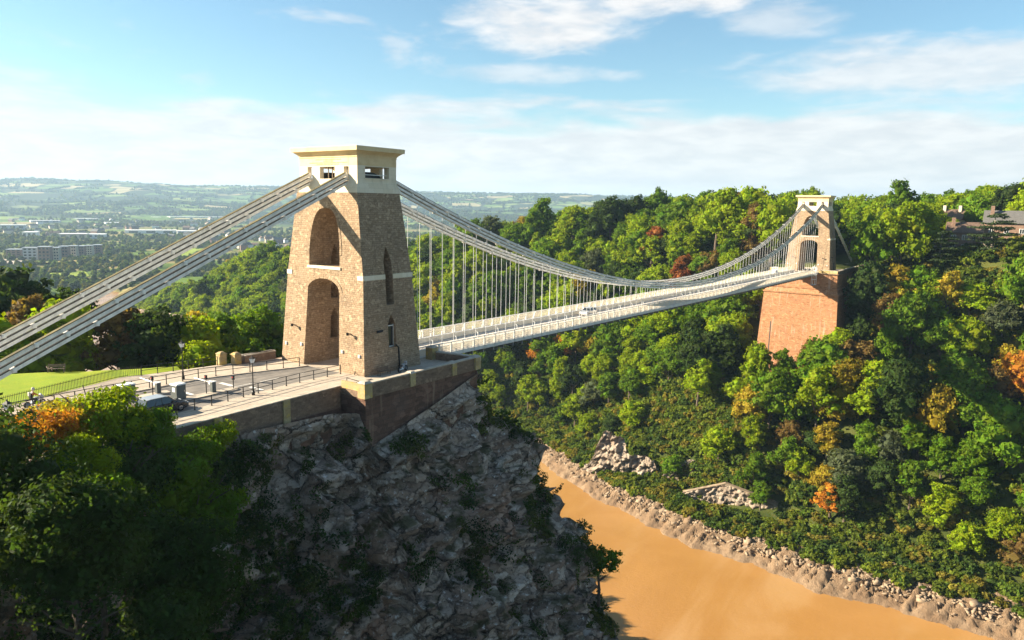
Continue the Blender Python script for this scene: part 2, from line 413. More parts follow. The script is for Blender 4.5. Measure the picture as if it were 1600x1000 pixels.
MAT['redbrickfar'] = plain('red_brick_far', (0.20,0.12,0.09), 0.9, 0.12, 0.3)
MAT['bark'] = plain('bark', (0.10,0.075,0.055), 0.95, 0.35, 2.0, 0.6)
MAT['palebark'] = plain('pale_bark', (0.26,0.22,0.17), 0.95, 0.3, 2.0, 0.4)
MAT['timber'] = plain('weathered_timber', (0.16,0.12,0.085), 0.9, 0.2, 4.0)

def asphalt():
    t = NT('asphalt'); n = t.noise(0.5, 5, 0.6); f = t.noise(14, 3, 0.7)
    c = t.mix(t.ss(n, 0.35, 0.7), (0.16,0.145,0.13), (0.23,0.205,0.18))
    st = t.noise(1.0, 4, 0.6, t.scaled(t.obj(), (0.10, 1.8, 1)))
    c = t.mix(t.ss(st, 0.52, 0.62, 0, 0.5), c, (0.09,0.082,0.075)); c = t.mix(t.ss(f, 0.5, 0.8, 0, 0.3), c, (0.27,0.25,0.22))
    t.col(c).rough(0.9).nrm(t.bump(f, 0.2, 0.01)); return t.m
def paving():
    t = NT('footway_paving'); n = t.noise(0.7, 5, 0.6); f = t.noise(9, 3, 0.7)
    br = t.new('ShaderNodeTexBrick'); t.l(t.obj(), br.inputs['Vector']); br.inputs['Scale'].default_value = 1; br.inputs['Brick Width'].default_value = 0.9; br.inputs['Row Height'].default_value = 0.6
    br.inputs['Mortar Size'].default_value = 0.012; br.inputs['Color1'].default_value = (0.40,0.33,0.26,1); br.inputs['Color2'].default_value = (0.46,0.39,0.31,1); br.inputs['Mortar'].default_value = (0.24,0.20,0.16,1)
    c = t.mix(t.ss(n, 0.45, 0.75, 0, 0.5), br.outputs['Color'], (0.28,0.23,0.18)); c = t.mix(t.ss(f, 0.55, 0.8, 0, 0.3), c, (0.5,0.44,0.36))
    t.col(c).rough(0.92); return t.m
MAT['asphalt'] = asphalt(); MAT['paving'] = paving()
MAT['marking'] = plain('worn_white_road_paint', (0.62,0.60,0.56), 0.8, 0.2, 6)

def lawn():
    t = NT('lawn_turf'); n = t.noise(0.35, 6, 0.65, t.pos()); f = t.noise(5, 4, 0.7, t.pos())
    c = t.mix(t.ss(n, 0.35, 0.7), (0.20,0.28,0.008), (0.27,0.31,0.012)); c = t.mix(t.ss(f, 0.4, 0.75, 0, 0.5), c, (0.13,0.19,0.01))
    t.col(c).rough(0.9).nrm(t.bump(f, 0.6, 0.05)); return t.m
MAT['lawn'] = lawn()

def water():
    t = NT('muddy_river_water'); n = t.noise(0.02, 5, 0.6, t.pos(), 0.6); s = t.noise(1.0, 5, 0.65, t.scaled(t.pos(), (0.05, 0.02, 1)), 0.8)
    c = t.mix(t.ss(n, 0.35, 0.7), (0.34,0.17,0.050), (0.40,0.205,0.065)); c = t.mix(t.ss(s, 0.5, 0.7, 0, 0.35), c, (0.30,0.15,0.043))
    c = t.mix(t.ss(t.noise(1.0, 4, 0.6, t.scaled(t.pos(), (0.010, 0.030, 1)), 1.2), 0.40, 0.66, 0, 0.8), c, (0.43,0.25,0.105))
    r = t.noise(0.9, 4, 0.6, t.pos()); r2 = t.noise(4.0, 3, 0.6, t.pos())
    t.col(c).rough(0.24).nrm(t.bump(t.math('ADD', r, t.math('MULTIPLY', r2, 0.4)), 0.22, 0.25)); t.p.inputs['Specular IOR Level'].default_value = 0.5
    return t.m
MAT['water'] = water()

def cliffrock():
    t = NT('limestone_cliff'); p = t.pos()
    dip = t.new('ShaderNodeVectorRotate', rotation_type='AXIS_ANGLE'); t.l(p, dip.inputs['Vector']); dip.inputs['Axis'].default_value = (0.15,1,0); dip.inputs['Angle'].default_value = 0.30
    wv = t.new('ShaderNodeTexNoise'); wv.inputs['Scale'].default_value = 0.25; wv.inputs['Detail'].default_value = 4; t.l(p, wv.inputs['Vector'])
    ad = t.new('ShaderNodeVectorMath', operation='MULTIPLY_ADD'); t.l(wv.outputs['Color'], ad.inputs[0]); ad.inputs[1].default_value = (2.2,2.2,1.4); t.l(dip.outputs[0], ad.inputs[2])
    wv2 = t.new('ShaderNodeTexNoise'); wv2.inputs['Scale'].default_value = 1.6; wv2.inputs['Detail'].default_value = 5; wv2.inputs['Roughness'].default_value = 0.7; t.l(p, wv2.inputs['Vector'])
    ad2 = t.new('ShaderNodeVectorMath', operation='MULTIPLY_ADD'); t.l(wv2.outputs['Color'], ad2.inputs[0]); ad2.inputs[1].default_value = (1.3,1.3,0.9); t.l(ad.outputs[0], ad2.inputs[2]); q = ad2.outputs[0]
    def slab(sc):
        v = t.new('ShaderNodeTexVoronoi'); v.inputs['Scale'].default_value = 1; t.l(t.scaled(q, sc), v.inputs['Vector']); c_ = t.new('ShaderNodeSeparateColor'); t.l(v.outputs['Color'], c_.inputs[0])
        e = t.new('ShaderNodeTexVoronoi', feature='DISTANCE_TO_EDGE'); e.inputs['Scale'].default_value = 1; t.l(t.scaled(q, sc), e.inputs['Vector']); return c_, e.outputs[0]
    c1, e1 = slab((0.20,0.20,0.42)); c2, e2 = slab((0.62,0.62,1.25))
    c = t.mix(t.ss(c1.outputs[0], 0.1, 0.9), (0.29,0.195,0.14), (0.47,0.365,0.285))
    c = t.mix(t.ss(c2.outputs[0], 0.6, 0.95, 0, 0.5), c, (0.62,0.53,0.44)); c = t.mix(t.ss(c2.outputs[1], 0.6, 0.95, 0, 0.65), c, (0.19,0.135,0.105))
    st = t.noise(1.0, 5, 0.65, t.scaled(q, (0.18, 0.18, 1.7)), 0.2); c = t.mix(t.ss(st, 0.54, 0.64, 0, 0.55), c, (0.14,0.10,0.08))
    c = t.mix(t.ss(t.noise(1.0, 5, 0.6, t.scaled(p, (0.55, 0.55, 0.07))), 0.55, 0.70, 0, 0.6), c, (0.10,0.078,0.066))
    c = t.mix(t.ss(t.noise(0.10, 4, 0.6, p), 0.55, 0.66, 0, 0.6), c, (0.36,0.20,0.135))
    f = t.noise(1.7, 5, 0.7, p); c = t.mix(t.ss(f, 0.57, 0.68, 0, 0.85), c, (0.70,0.65,0.60))
    c = t.mix(t.ss(t.noise(3.2, 4, 0.7, p), 0.55, 0.66, 0, 0.7), c, (0.10,0.07,0.055))
    br = t.ss(t.noise(0.45, 4, 0.6, p), 0.42, 0.58)
    k1 = t.math('MAXIMUM', t.ss(e1, 0.0, 0.045, 0.15, 1.0), t.math('MULTIPLY', br, 0.9)); k2 = t.ss(e2, 0.0, 0.06, 0.72, 1.0); crack = t.math('MULTIPLY', k1, k2)
    c = t.mix(crack, (0.045,0.036,0.030), c)
    nn = t.new('ShaderNodeSeparateXYZ'); t.l(t.new('ShaderNodeNewGeometry').outputs['Normal'], nn.inputs[0])
    moss = t.math('MULTIPLY', t.ss(nn.outputs[2], 0.45, 0.8, 0, 0.8), t.ss(t.noise(0.35, 5, 0.6, p), 0.45, 0.60)); c = t.mix(moss, c, (0.06,0.06,0.022))
    h = t.math('ADD', t.math('MULTIPLY', crack, 0.8), t.math('ADD', t.math('MULTIPLY', f, 0.5), t.math('ADD', st, t.math('MULTIPLY', c2.outputs[2], 0.7))))
    t.col(c).rough(0.95).nrm(t.bump(h, 1.0, 0.4)); t.p.inputs['Specular IOR Level'].default_value = 0.1
    return t.m
MAT['cliff'] = cliffrock()
def palerock():
    t = NT('pale_quarried_rock'); p = t.pos(); n = t.noise(0.35, 6, 0.65, p, 0.4); f = t.noise(1.6, 5, 0.7, p)
    c = t.mix(t.ss(n, 0.35, 0.65), (0.22,0.165,0.12), (0.36,0.295,0.23)); c = t.mix(t.ss(f, 0.5, 0.7, 0, 0.6), c, (0.15,0.11,0.085))
    t.col(c).rough(0.95).nrm(t.bump(t.math('ADD', n, f), 1.0, 0.4)); return t.m
MAT['palerock'] = palerock()
def mud():
    t = NT('tidal_mud'); p = t.pos(); n = t.noise(0.25, 5, 0.6, p); f = t.noise(1.5, 5, 0.7, p, 0.8)
    c = t.mix(t.ss(n, 0.35, 0.7), (0.22,0.14,0.08), (0.32,0.22,0.135)); c = t.mix(t.ss(f, 0.52, 0.72, 0, 0.6), c, (0.15,0.10,0.06))
    t.col(c).rough(0.55).nrm(t.bump(t.math('ADD', f, t.math('MULTIPLY', t.noise(4.0, 4, 0.7, p), 0.8)), 1.0, 0.6)); return t.m
MAT['mud'] = mud()
MAT['stoneblock'] = plain('bank_boulder', (0.23,0.17,0.115), 0.95, 0.4, 0.7, 0.4)

def foliage(name, source):
    """source: 'object' (object colour), 'instancer' (tint attribute) or a fixed colour"""
    t = NT(name)
    if source == 'object': base = t.new('ShaderNodeObjectInfo').outputs['Color']
    elif source == 'instancer':
        a = t.new('ShaderNodeAttribute'); a.attribute_type = 'INSTANCER'; a.attribute_name = 'tint'; base = a.outputs['Color']
    else: base = t.mix(0.0, tuple(source), tuple(source))
    ri = t.new('ShaderNodeNewGeometry').outputs['Random Per Island']
    hs = t.new('ShaderNodeHueSaturation'); t.l(base, hs.inputs['Color'])
    n = t.noise(0.28, 3, 0.6, t.obj())
    t.l(t.math('ADD', t.math('MULTIPLY_ADD', ri, 0.035, 0.482), t.math('MULTIPLY_ADD', n, -0.07, 0.035)), hs.inputs['Hue'])
    hs.inputs['Saturation'].default_value = 1.0
    t.l(t.math('ADD', t.math('MULTIPLY', ri, 0.55), t.math('MULTIPLY_ADD', n, 0.9, 0.25)), hs.inputs['Value'])
    t.p.inputs['Roughness'].default_value = 0.65; t.p.inputs['Specular IOR Level'].default_value = 0.10
    t.l(hs.outputs[0], t.p.inputs['Base Color'])
    tr = t.new('ShaderNodeBsdfTranslucent'); g = t.mix(1.0, hs.outputs[0], (1.25,1.2,0.5), 'MULTIPLY'); t.l(g, tr.inputs['Color'])
    mixs = t.new('ShaderNodeMixShader'); mixs.inputs[0].default_value = 0.48; t.l(t.p.outputs[0], mixs.inputs[1]); t.l(tr.outputs[0], mixs.inputs[2])
    t.l(mixs.outputs[0], t.out.inputs[0])
    return t.m
MAT['leaf'] = foliage('tree_leaves', 'object')
MAT['leafinst'] = foliage('woodland_leaves', 'instancer')
# ------------------------------------------------------------------ terrain
WATER_Z = -80.0
_yf = np.array([-500,-200,-68,-43,-25,-10,9,46,82,93,130,200,300,400,500,600,680,760])
_xf = np.array([150,140,138,137,136,139,141,152,172,178,180,168,152,172,215,258,300,345])
def x_far(y): return np.interp(y, _yf, _xf)
def x_near(y): return x_far(y) - np.interp(y, [-500,0,100,250,400,760], [84,80,70,60,55,50])
_yp = np.array([-300,-120,-60,-15,15,52,126,194,255,376,440,490,560])
_zp = np.array([14,12,8,-1.6,-1.6,2,-1.5,-12,-33,-32,-46,-62,-76])
def plateau(y): return np.interp(y, _yp, _zp)
_cx = np.array([-300,-110,-85,-62,-45,-26,-9.7,-9.6,9,13]); _cy = np.array([-160,-60,-38,-20,-11.5,-10.2,-10.2,-13,-13.3,-9])
def cliff_y(x): return np.interp(x, _cx, _cy)
CA = math.atan2(FW[1], FW[0])
def height(x, y):
    x = np.asarray(x, float); y = np.asarray(y, float)
    r = np.hypot(x-CAM[0], y-CAM[1]); th = np.arctan2(y-CAM[1], x-CAM[0])-CA
    hills = np.interp(r, [0,1200,2600,3600,4250,4900,5300,6000,6800,7800,9500,30000], [-78,-78,-77,-75,-70,-6,-14,62,124,138,118,90])
    hills = hills + fbm(x/900, y/900, seed=3, octaves=4)*np.interp(r, [600,2500,4500,8000], [0.5,3,14,20])
    hills = hills + np.interp(th, [-0.9,-0.25,0.1,0.45,0.7], [-34,-30,-10,10,-4])*smooth(r, 3500, 6500) + 3*smooth(r, 500, 900)*fbm(x/140, y/140, seed=5, octaves=3)
    xf = x_far(y); t = x-xf
    P = plateau(y)
    fr = np.interp(t, [28,34,62,88], [0,0.14,0.50,1.0])
    far = np.where(t < 28, np.interp(t, [-40,-6,0,7,14,28], [-86,-85,-83,-80,-77.4,-72.8]), -72.4+fr*(P+72.4)) + np.clip(t-88, 0, 160)*0.045*(y < 120)
    far = far + smooth(t, 30, 60)*fbm(x/22, y/22, seed=8, octaves=3)*1.6
    far = far + (hills-far)*smooth(r, 640, 950)*(1-smooth(-th, 0.28, 0.38)*(1-smooth(r, 2500, 3500)))
    # near side
    tn = x_near(y)-x
    s = (x+20)*0.62 + (y-15)*0.78
    floor = -80 + np.clip(tn, -12, 200)*np.interp(y, [0,60,200,500], [0.25,0.42,0.35,0.1])
    floor = np.minimum(floor, np.interp(y, [0,120,300,600], [-45,-42,-60,-76]))
    top = np.minimum(-0.35, -0.35-(s-2)*0.62)
    inside = (y > cliff_y(x)+3) & (x < 10.5)
    near = np.where(inside, np.maximum(top, floor), floor)
    near = near + (hills-near)*smooth(r, 550, 850)
    d = x-(x_far(y)+x_near(y))/2
    h = np.where(d > 0, far, near)
    hw_ = (x_far(y)-x_near(y))/2
    h = np.where((y > 250) & (np.abs(d) < hw_+14), np.minimum(h, np.interp(np.abs(d)-hw_, [-8,0,14], [-85,-81,-77.5])), h)
    return np.where((y > 760) | (y < -480), hills, h)

def ground_material():
    t = NT('ground_fields'); p = t.pos()
    cam_d = t.new('ShaderNodeVectorMath', operation='DISTANCE'); t.l(p, cam_d.inputs[0]); cam_d.inputs[1].default_value = tuple(CAM)
    d = cam_d.outputs['Value']
    # near and mid distance: rough grass and scrub
    n = t.noise(0.05, 6, 0.65, p); f = t.noise(0.7, 5, 0.7, p)
    c0 = t.mix(t.ss(n, 0.38, 0.66), (0.035,0.05,0.012), (0.075,0.08,0.02)); c0 = t.mix(t.ss(f, 0.5, 0.75, 0, 0.5), c0, (0.10,0.075,0.035))
    # open ground in the valley
    m = t.noise(0.012, 5, 0.6, p)
    c1 = t.mix(t.ss(m, 0.40, 0.62), (0.10,0.16,0.025), (0.26,0.20,0.085)); c1 = t.mix(t.ss(n, 0.5, 0.7, 0, 0.7), c1, (0.05,0.075,0.02))
    # farmland: walled into fields of different crops
    wp = t.new('ShaderNodeVectorMath', operation='MULTIPLY_ADD'); wn_ = t.new('ShaderNodeTexNoise'); wn_.inputs['Scale'].default_value = 0.002; t.l(p, wn_.inputs['Vector'])
    t.l(wn_.outputs['Color'], wp.inputs[0]); wp.inputs[1].default_value = (220,220,0); t.l(p, wp.inputs[2])
    sc = t.scaled(wp.outputs[0], (0.0042,0.0056,0.0))
    vo = t.new('ShaderNodeTexVoronoi'); vo.inputs['Scale'].default_value = 1.0; t.l(sc, vo.inputs['Vector'])
    ve = t.new('ShaderNodeTexVoronoi', feature='DISTANCE_TO_EDGE'); ve.inputs['Scale'].default_value = 1.0; t.l(sc, ve.inputs['Vector'])
    vc = t.new('ShaderNodeSeparateColor'); t.l(vo.outputs['Color'], vc.inputs[0])
    fld = t.mix(t.ss(vc.outputs[0], 0.25, 0.8), (0.10,0.17,0.03), (0.19,0.25,0.06)); fld = t.mix(t.ss(vc.outputs[1], 0.72, 0.8), fld, (0.36,0.30,0.15))
    fld = t.mix(t.ss(vc.outputs[2], 0.70, 0.74), fld, (0.035,0.05,0.02))
    fld = t.mix(t.ss(ve.outputs[0], 0.03, 0.07), (0.03,0.042,0.018), fld)
    wood = t.noise(0.0016, 5, 0.6, p); fld = t.mix(t.ss(wood, 0.53, 0.57), fld, (0.03,0.045,0.02))
    c = t.mix(t.ss(d, 380, 520), c0, c1); c = t.mix(t.ss(d, 2700, 3400), c, fld)
    t.col(c).rough(0.95); t.p.inputs['Specular IOR Level'].default_value = 0.05
    t.nrm(t.bump(f, 0.5, 0.3)); return t.m
MAT['ground'] = ground_material()

# one sheet, finer towards the camera's side of the world, out to the horizon
_th = np.concatenate([np.linspace(-0.80, 0.80, 620), np.linspace(0.80, 2*math.pi-0.80, 90)[1:-1]])
_r = 18*np.power(28000/18, np.linspace(0, 1, 430))
TT, RR = np.meshgrid(_th+CA, _r, indexing='ij')
GX, GY = CAM[0]+RR*np.cos(TT), CAM[1]+RR*np.sin(TT); GZ = height(GX, GY)
GZ = np.where(RR < 45, np.minimum(GZ, -8), GZ)
nu, nv = GX.shape; v = np.stack([GX, GY, GZ], -1).reshape(-1, 3)
f = grid_faces(nu, nv); wrap = np.arange(nv-1); a = (nu-1)*nv+wrap
f = np.concatenate([f, np.stack([a, wrap, wrap+1, a+1], 1)])
g = struct(link('ground', npmesh('ground', v, f), MAT['ground'], smooth=True))

# river
ys = np.concatenate([np.linspace(-480, 200, 120), np.linspace(206, 760, 70)]); q = np.linspace(0, 1, 8)
RX = (x_near(ys)-30)[:, None] + (x_far(ys)+6 - x_near(ys)+30)[:, None]*q[None, :]
v = np.stack([RX, np.repeat(ys[:, None], 8, 1), np.full(RX.shape, WATER_Z)], -1).reshape(-1, 3)
struct(link('river_water', npmesh('river_water', v, grid_faces(len(ys), 8)), MAT['water'], smooth=True))

# tidal mud bank on the far side, cut by runnels
ys = np.arange(-130, 150, 0.55); ts = np.arange(-4, 17.1, 0.55)
Y2, T2 = np.meshgrid(ys, ts, indexing='ij'); X2 = x_far(Y2) + T2 + 1.6*fbm(Y2/9, T2*0+1.5, seed=31, octaves=3)*smooth(T2, 12, 2)
Z2 = np.interp(T2, [-4,0,7,14,17], [-82.2,-80.1,-76.7,-75.2,-74.6])
gul = np.abs(vnoise((Y2+0.35*T2+0.5*fbm(Y2/5, T2/5, seed=36, octaves=2))/1.9, T2/14, seed=32))
Z2 = Z2 + (np.minimum(gul, 0.45)-0.30)*2.9*smooth(T2, 0, 4)*smooth(T2, 16, 9) + 0.34*fbm(X2/1.1, Y2/1.1, seed=33, octaves=3)
struct(link('mud_bank', npmesh('mud_bank', np.stack([X2, Y2, Z2], -1).reshape(-1, 3), grid_faces(len(ys), len(ts))), MAT['mud'], smooth=True))
def far_surface(x, y):
    t = x-x_far(y); z = height(x, y)
    return np.maximum(z, np.where((t > -4) & (t < 17), np.interp(t, [-4,0,7,14,17], [-82.2,-80.1,-76.7,-75.2,-74.6]), -999))

# boulders strewn along the top of the mud
ico = bmesh.new(); bmesh.ops.create_icosphere(ico, subdivisions=1, radius=1); ICO_V = np.array([v.co[:] for v in ico.verts]); ICO_F = np.array([[l.index for l in f_.verts] for f_ in ico.faces]); ico.free()
ico = bmesh.new(); bmesh.ops.create_icosphere(ico, subdivisions=2, radius=1); ICO2_V = np.array([v.co[:] for v in ico.verts]); ICO2_F = np.array([[l.index for l in f_.verts] for f_ in ico.faces]); ico.free()
def boulders(n, pts, size, seed):
    r = np.random.default_rng(seed); V, F = [], []
    for i in range(n):
        s = size[i]*np.array([r.uniform(0.8, 1.7), r.uniform(0.6, 1.0), r.uniform(0.4, 0.8)])
        v = np.sign(ICO_V)*np.abs(ICO_V)**0.45*(1+r.uniform(-0.35, 0.35, (len(ICO_V), 1)))*s
        a = r.uniform(0, 6.28); c_, s_ = math.cos(a), math.sin(a); tl = r.uniform(-0.5, 0.5)
        v = np.stack([v[:,0]*c_-v[:,1]*s_, v[:,0]*s_+v[:,1]*c_, v[:,2]+tl*v[:,0]], 1)
        V.append(v+pts[i]); F.append(ICO_F+i*len(ICO_V))
    return npmesh('boulders', np.concatenate(V), np.concatenate(F))
n = 3000; by = rng.uniform(-115, 125, n); bt = np.clip(rng.normal(8.5, 2.2, n), 3.5, 14); bx = x_far(by)+bt
stuff(link('bank_rocks', boulders(n, np.stack([bx, by, far_surface(bx, by)], 1), rng.gamma(1.7, 0.12, n)+0.10, 4), MAT['stoneblock']), 'broken grey brown stones strewn along the top of the mud bank', 'rocks')

# ------------------------------------------------------------------ the near cliff
PL = np.array([(-118,-66),(-92,-44),(-68,-25),(-48,-13.5),(-27,-10.4),(-12,-10.6),(-9.2,-13.0),(0,-13.4),(9,-13.2),(12.5,-10),(14,-2),(15,15),(15,45),(10,80)], float)
seg = np.hypot(*np.diff(PL, axis=0).T); arc = np.concatenate([[0], np.cumsum(seg)])
S = np.concatenate([np.arange(0, 55, 0.8), np.arange(55, 145, 0.36), np.arange(145, arc[-1], 0.8)])
cx, cy_ = np.interp(S, arc, PL[:,0]), np.interp(S, arc, PL[:,1])
k = 9; ker = np.ones(2*k+1)/(2*k+1)
tx = np.gradient(np.convolve(np.pad(cx, k, 'edge'), ker, 'valid')); ty = np.gradient(np.convolve(np.pad(cy_, k, 'edge'), ker, 'valid'))
k = 20; ker = np.ones(2*k+1)/(2*k+1)
nx = np.convolve(np.pad(ty, k, 'edge'), ker, 'valid'); ny = np.convolve(np.pad(-tx, k, 'edge'), ker, 'valid'); ln = np.hypot(nx, ny); nx, ny = nx/ln, ny/ln
hs_ = np.arange(0, 84, 0.36)
SS, HH = np.meshgrid(S, hs_, indexing='ij')
sl = np.interp(S, [0, 60, 95, 118, 136, 150, 240], [0.75, 0.55, 0.40, 0.33, 0.34, 0.36, 0.5])[:, None]
off = sl*np.maximum(HH-2.0, 0) + 3.0*smooth(S, 124, 134)[:,None]*smooth(HH, 0.5, 9) + 0.012*np.maximum(HH-30, 0)**1.5
X0 = cx[:,None]+nx[:,None]*off; Y0 = cy_[:,None]+ny[:,None]*off
topz = np.interp(cx, [-118,-60,-45,-28,-10,-9,9,14,16], [8,1.5,-0.6,-1.4,-2.2,-6.0,-1.0,-1.5,-2.0])[:,None]
Z0 = topz-HH
fade = smooth(HH, 0, 2.5)
qq = Z0 - 0.30*X0*0.9 + 0.15*Y0 + 1.3*fbm(X0/9, Y0/9, Z0/9, seed=41, octaves=2)
def layer(q, th, seed, sharp=0.16):
    k_ = np.floor(q/th); fr = q/th-k_
    a = _hash(k_, k_*0, k_*0, seed); b = _hash(k_+1, k_*0, k_*0, seed)
    return a+(b-a)*smooth(fr, 1-sharp, 1.0)
D = 2.4*fbm(X0/16, Y0/16, Z0/16, seed=42, octaves=2)
D += 2.0*layer(qq, 4.2, 51, 0.08) + 0.8*layer(qq, 1.6, 52, 0.12)
wob = 0.25*fbm(X0/3, Y0/3, Z0/3, seed=45, octaves=2)
D += 4.2*facets((X0+0.35*Z0)/7.5+wob, Y0/9.0, qq/5.0+wob, 60)
D += 1.7*facets((X0-0.15*Z0)/2.8+wob, Y0/3.5, qq/2.0+wob, 70)
D += 0.45*facets((X0+0.1*Z0)/1.1, Y0/1.5, qq/0.9, 80)
D += 0.18*fbm(X0/0.8, Y0/0.8, Z0/0.8, seed=44, octaves=2)
# deep gullies running down the face
D -= 3.4*smooth(np.abs(vnoise((X0-0.25*Z0+0.35*Y0)/13, Z0/60, seed=47)), 0.16, 0.0)
D = (D-0.5)*fade
CX, CY, CZ = X0+nx[:,None]*D, Y0+ny[:,None]*D, Z0+0.25*D*fade
CLIFF = np.stack([CX, CY, CZ], -1)
struct(link('cliff', npmesh('cliff', CLIFF.reshape(-1, 3), grid_faces(*CX.shape)), MAT['cliff']))
# ------------------------------------------------------------------ foliage builders
def leaf_quads(P, N, size, r, jitter=0.75, aspect=0.62):
    """one bent-diamond leaf (two triangles as a quad) per point"""
    n = len(P)
    N = N + r.normal(0, jitter, (n, 3)); N /= np.linalg.norm(N, axis=1, keepdims=True)+1e-9
    a = r.normal(0, 1, (n, 3)); T = np.cross(N, a); T /= np.linalg.norm(T, axis=1, keepdims=True)+1e-9
    B = np.cross(N, T); L = (size*r.uniform(0.65, 1.35, n))[:, None]
    v = np.stack([P-T*L, P+B*L*aspect+N*L*0.12, P+T*L, P-B*L*aspect+N*L*0.12], 1).reshape(-1, 3)
    return v, np.arange(n*4).reshape(n, 4)
def lobes_shape(kind, r):
    """list of (centre, radii) filling a crown of unit-ish radius, base of the crown at z=0"""
    L = []
    if kind == 'dome':
        n = r.integers(13, 18)
        for i in range(n):
            a = i*2.4+r.uniform(-.4, .4); h = (i+0.5)/n; rad = (0.80-0.62*h**1.7)*r.uniform(0.8, 1.1)
            L.append(((rad*math.cos(a), rad*math.sin(a), 0.22+1.16*h), np.array([1, 1, 0.8])*r.uniform(0.30, 0.47)))
        L.append(((0, 0, 0.7), np.array([0.6, 0.6, 0.6])))
    elif kind == 'tall':
        n = r.integers(14, 19)
        for i in range(n):
            a = i*2.4+r.uniform(-.5, .5); h = (i+0.5)/n; rad = 0.55*math.sin(math.pi*(0.18+0.76*h))*r.uniform(0.7, 1.15)
            L.append(((rad*math.cos(a), rad*math.sin(a), 0.1+1.9*h), np.array([1, 1, 0.95])*r.uniform(0.24, 0.38)))
        L.append(((0, 0, 0.95), np.array([0.42, 0.42, 0.8])))
    elif kind == 'ragged':
        n = r.integers(12, 17)
        for i in range(n):
            a = r.uniform(0, 6.28); h = r.uniform(0, 1); rad = r.uniform(0.25, 0.85)*(1-0.45*h)
            L.append(((rad*math.cos(a), rad*math.sin(a), 0.15+1.3*h), np.array([1, 1, 0.7])*r.uniform(0.22, 0.40)))
        L.append(((0, 0, 0.6), np.array([0.45, 0.45, 0.5])))
    elif kind == 'cedar':
        for lv in range(6):
            z = 0.15+lv*0.27; rr = 1.0*(1-0.11*lv) if lv < 4 else (0.55 if lv == 4 else 0.3)
            for i in range(6 if lv < 4 else 3):
                a = i*1.05+lv*0.7+r.uniform(-.3, .3); q_ = rr*r.uniform(0.45, 0.8)
                L.append(((q_*math.cos(a), q_*math.sin(a), z+r.uniform(-.05, .05)), np.array([0.40, 0.40, 0.055])*r.uniform(0.8, 1.2)))
    elif kind == 'shrub':
        n = r.integers(7, 10)
        for i in range(n):
            a = i*2.4; rad = r.uniform(0.2, 0.75)
            L.append(((rad*math.cos(a), rad*math.sin(a), r.uniform(0.15, 0.65)*(1.15-0.5*rad)), np.array([1, 1, 0.85])*r.uniform(0.28, 0.42)))
        L.append(((0, 0, 0.3), np.array([0.6, 0.6, 0.4])))
    return L
def crown(kind, nleaf, size, seed, scale, core=0.72, sub=True):
    """leaf mesh of a crown; scale = crown radius in metres; leaves gather into sprays so the outline breaks up"""
    r = np.random.default_rng(seed); L = lobes_shape(kind, r); V, F, n0 = [], [], 0
    C = np.array([l[0] for l in L])*scale; R = np.array([l[1] for l in L])*scale
    area = R.prod(1)**(2/3); cnt = (nleaf*area/area.sum()).astype(int)
    for i in range(len(L)):
        m_ = cnt[i]
        if sub:     # sprays on the lobe
            k_ = max(6, m_//26); d = r.normal(0, 1, (k_, 3)); d[:,2] = d[:,2]*0.9+0.25; d /= np.linalg.norm(d, axis=1, keepdims=True)
            sp = d*r.uniform(0.82, 1.10, (k_, 1)); w = r.integers(0, k_, m_)
            dd = sp[w]+r.normal(0, 0.19, (m_, 3))
            ln_ = np.linalg.norm(dd, axis=1, keepdims=True); N = dd/ln_*0.7+d[w]*0.5
            P = C[i]+dd*R[i]
        else:
            d = r.normal(0, 1, (m_, 3)); d /= np.linalg.norm(d, axis=1, keepdims=True); P = C[i]+d*R[i]*r.uniform(0.8, 1.08, (m_, 1)); N = d
        keep = np.ones(m_, bool)
        for j in range(len(L)):
            if j != i: keep &= (((P-C[j])/R[j])**2).sum(1) > 0.5
        P, N = P[keep], N[keep]
        v, f_ = leaf_quads(P, N, size, r); V.append(v); F.append(f_+n0); n0 += len(v)
        if core:
            cv = ICO_V*R[i]*core*(1+r.uniform(-.15, .15, (len(ICO_V), 1)))+C[i]
            cf = np.concatenate([ICO_F, ICO_F[:, 2:3]], 1)
            V.append(cv); F.append(cf+n0); n0 += len(cv)
    v, f_ = np.concatenate(V), np.concatenate(F)
    me = bpy.data.meshes.new('crown'); me.from_pydata(v.tolist(), [], [tuple(q_) if q_[2] != q_[3] else tuple(q_[:3]) for q_ in f_.tolist()])
    return me
def trunk(h, r0, crown_r, crown_base, seed, limbs=5):
    r = random.Random(seed); b = MB()
    pts = [(0,0,-1.5)]
    for i in range(1, 6): pts.append((r.uniform(-.15, .15)*i*r0*2, r.uniform(-.15, .15)*i*r0*2, h*i/5))
    b.tube(pts, [r0*1.3, r0, r0*.85, r0*.7, r0*.5, r0*.2], 7)
    for i in range(limbs):
        a = i*2.4+r.uniform(-.3, .3); z0 = crown_base*r.uniform(0.75, 1.2); e = crown_r*r.uniform(0.5, 0.8)
        b.tube([(0,0,z0), (e*.5*math.cos(a), e*.5*math.sin(a), z0+e*.45), (e*math.cos(a), e*math.sin(a), z0+e*r.uniform(.7, 1.1))], [r0*.5, r0*.33, r0*.1], 5)
    return b.mesh('trunk')

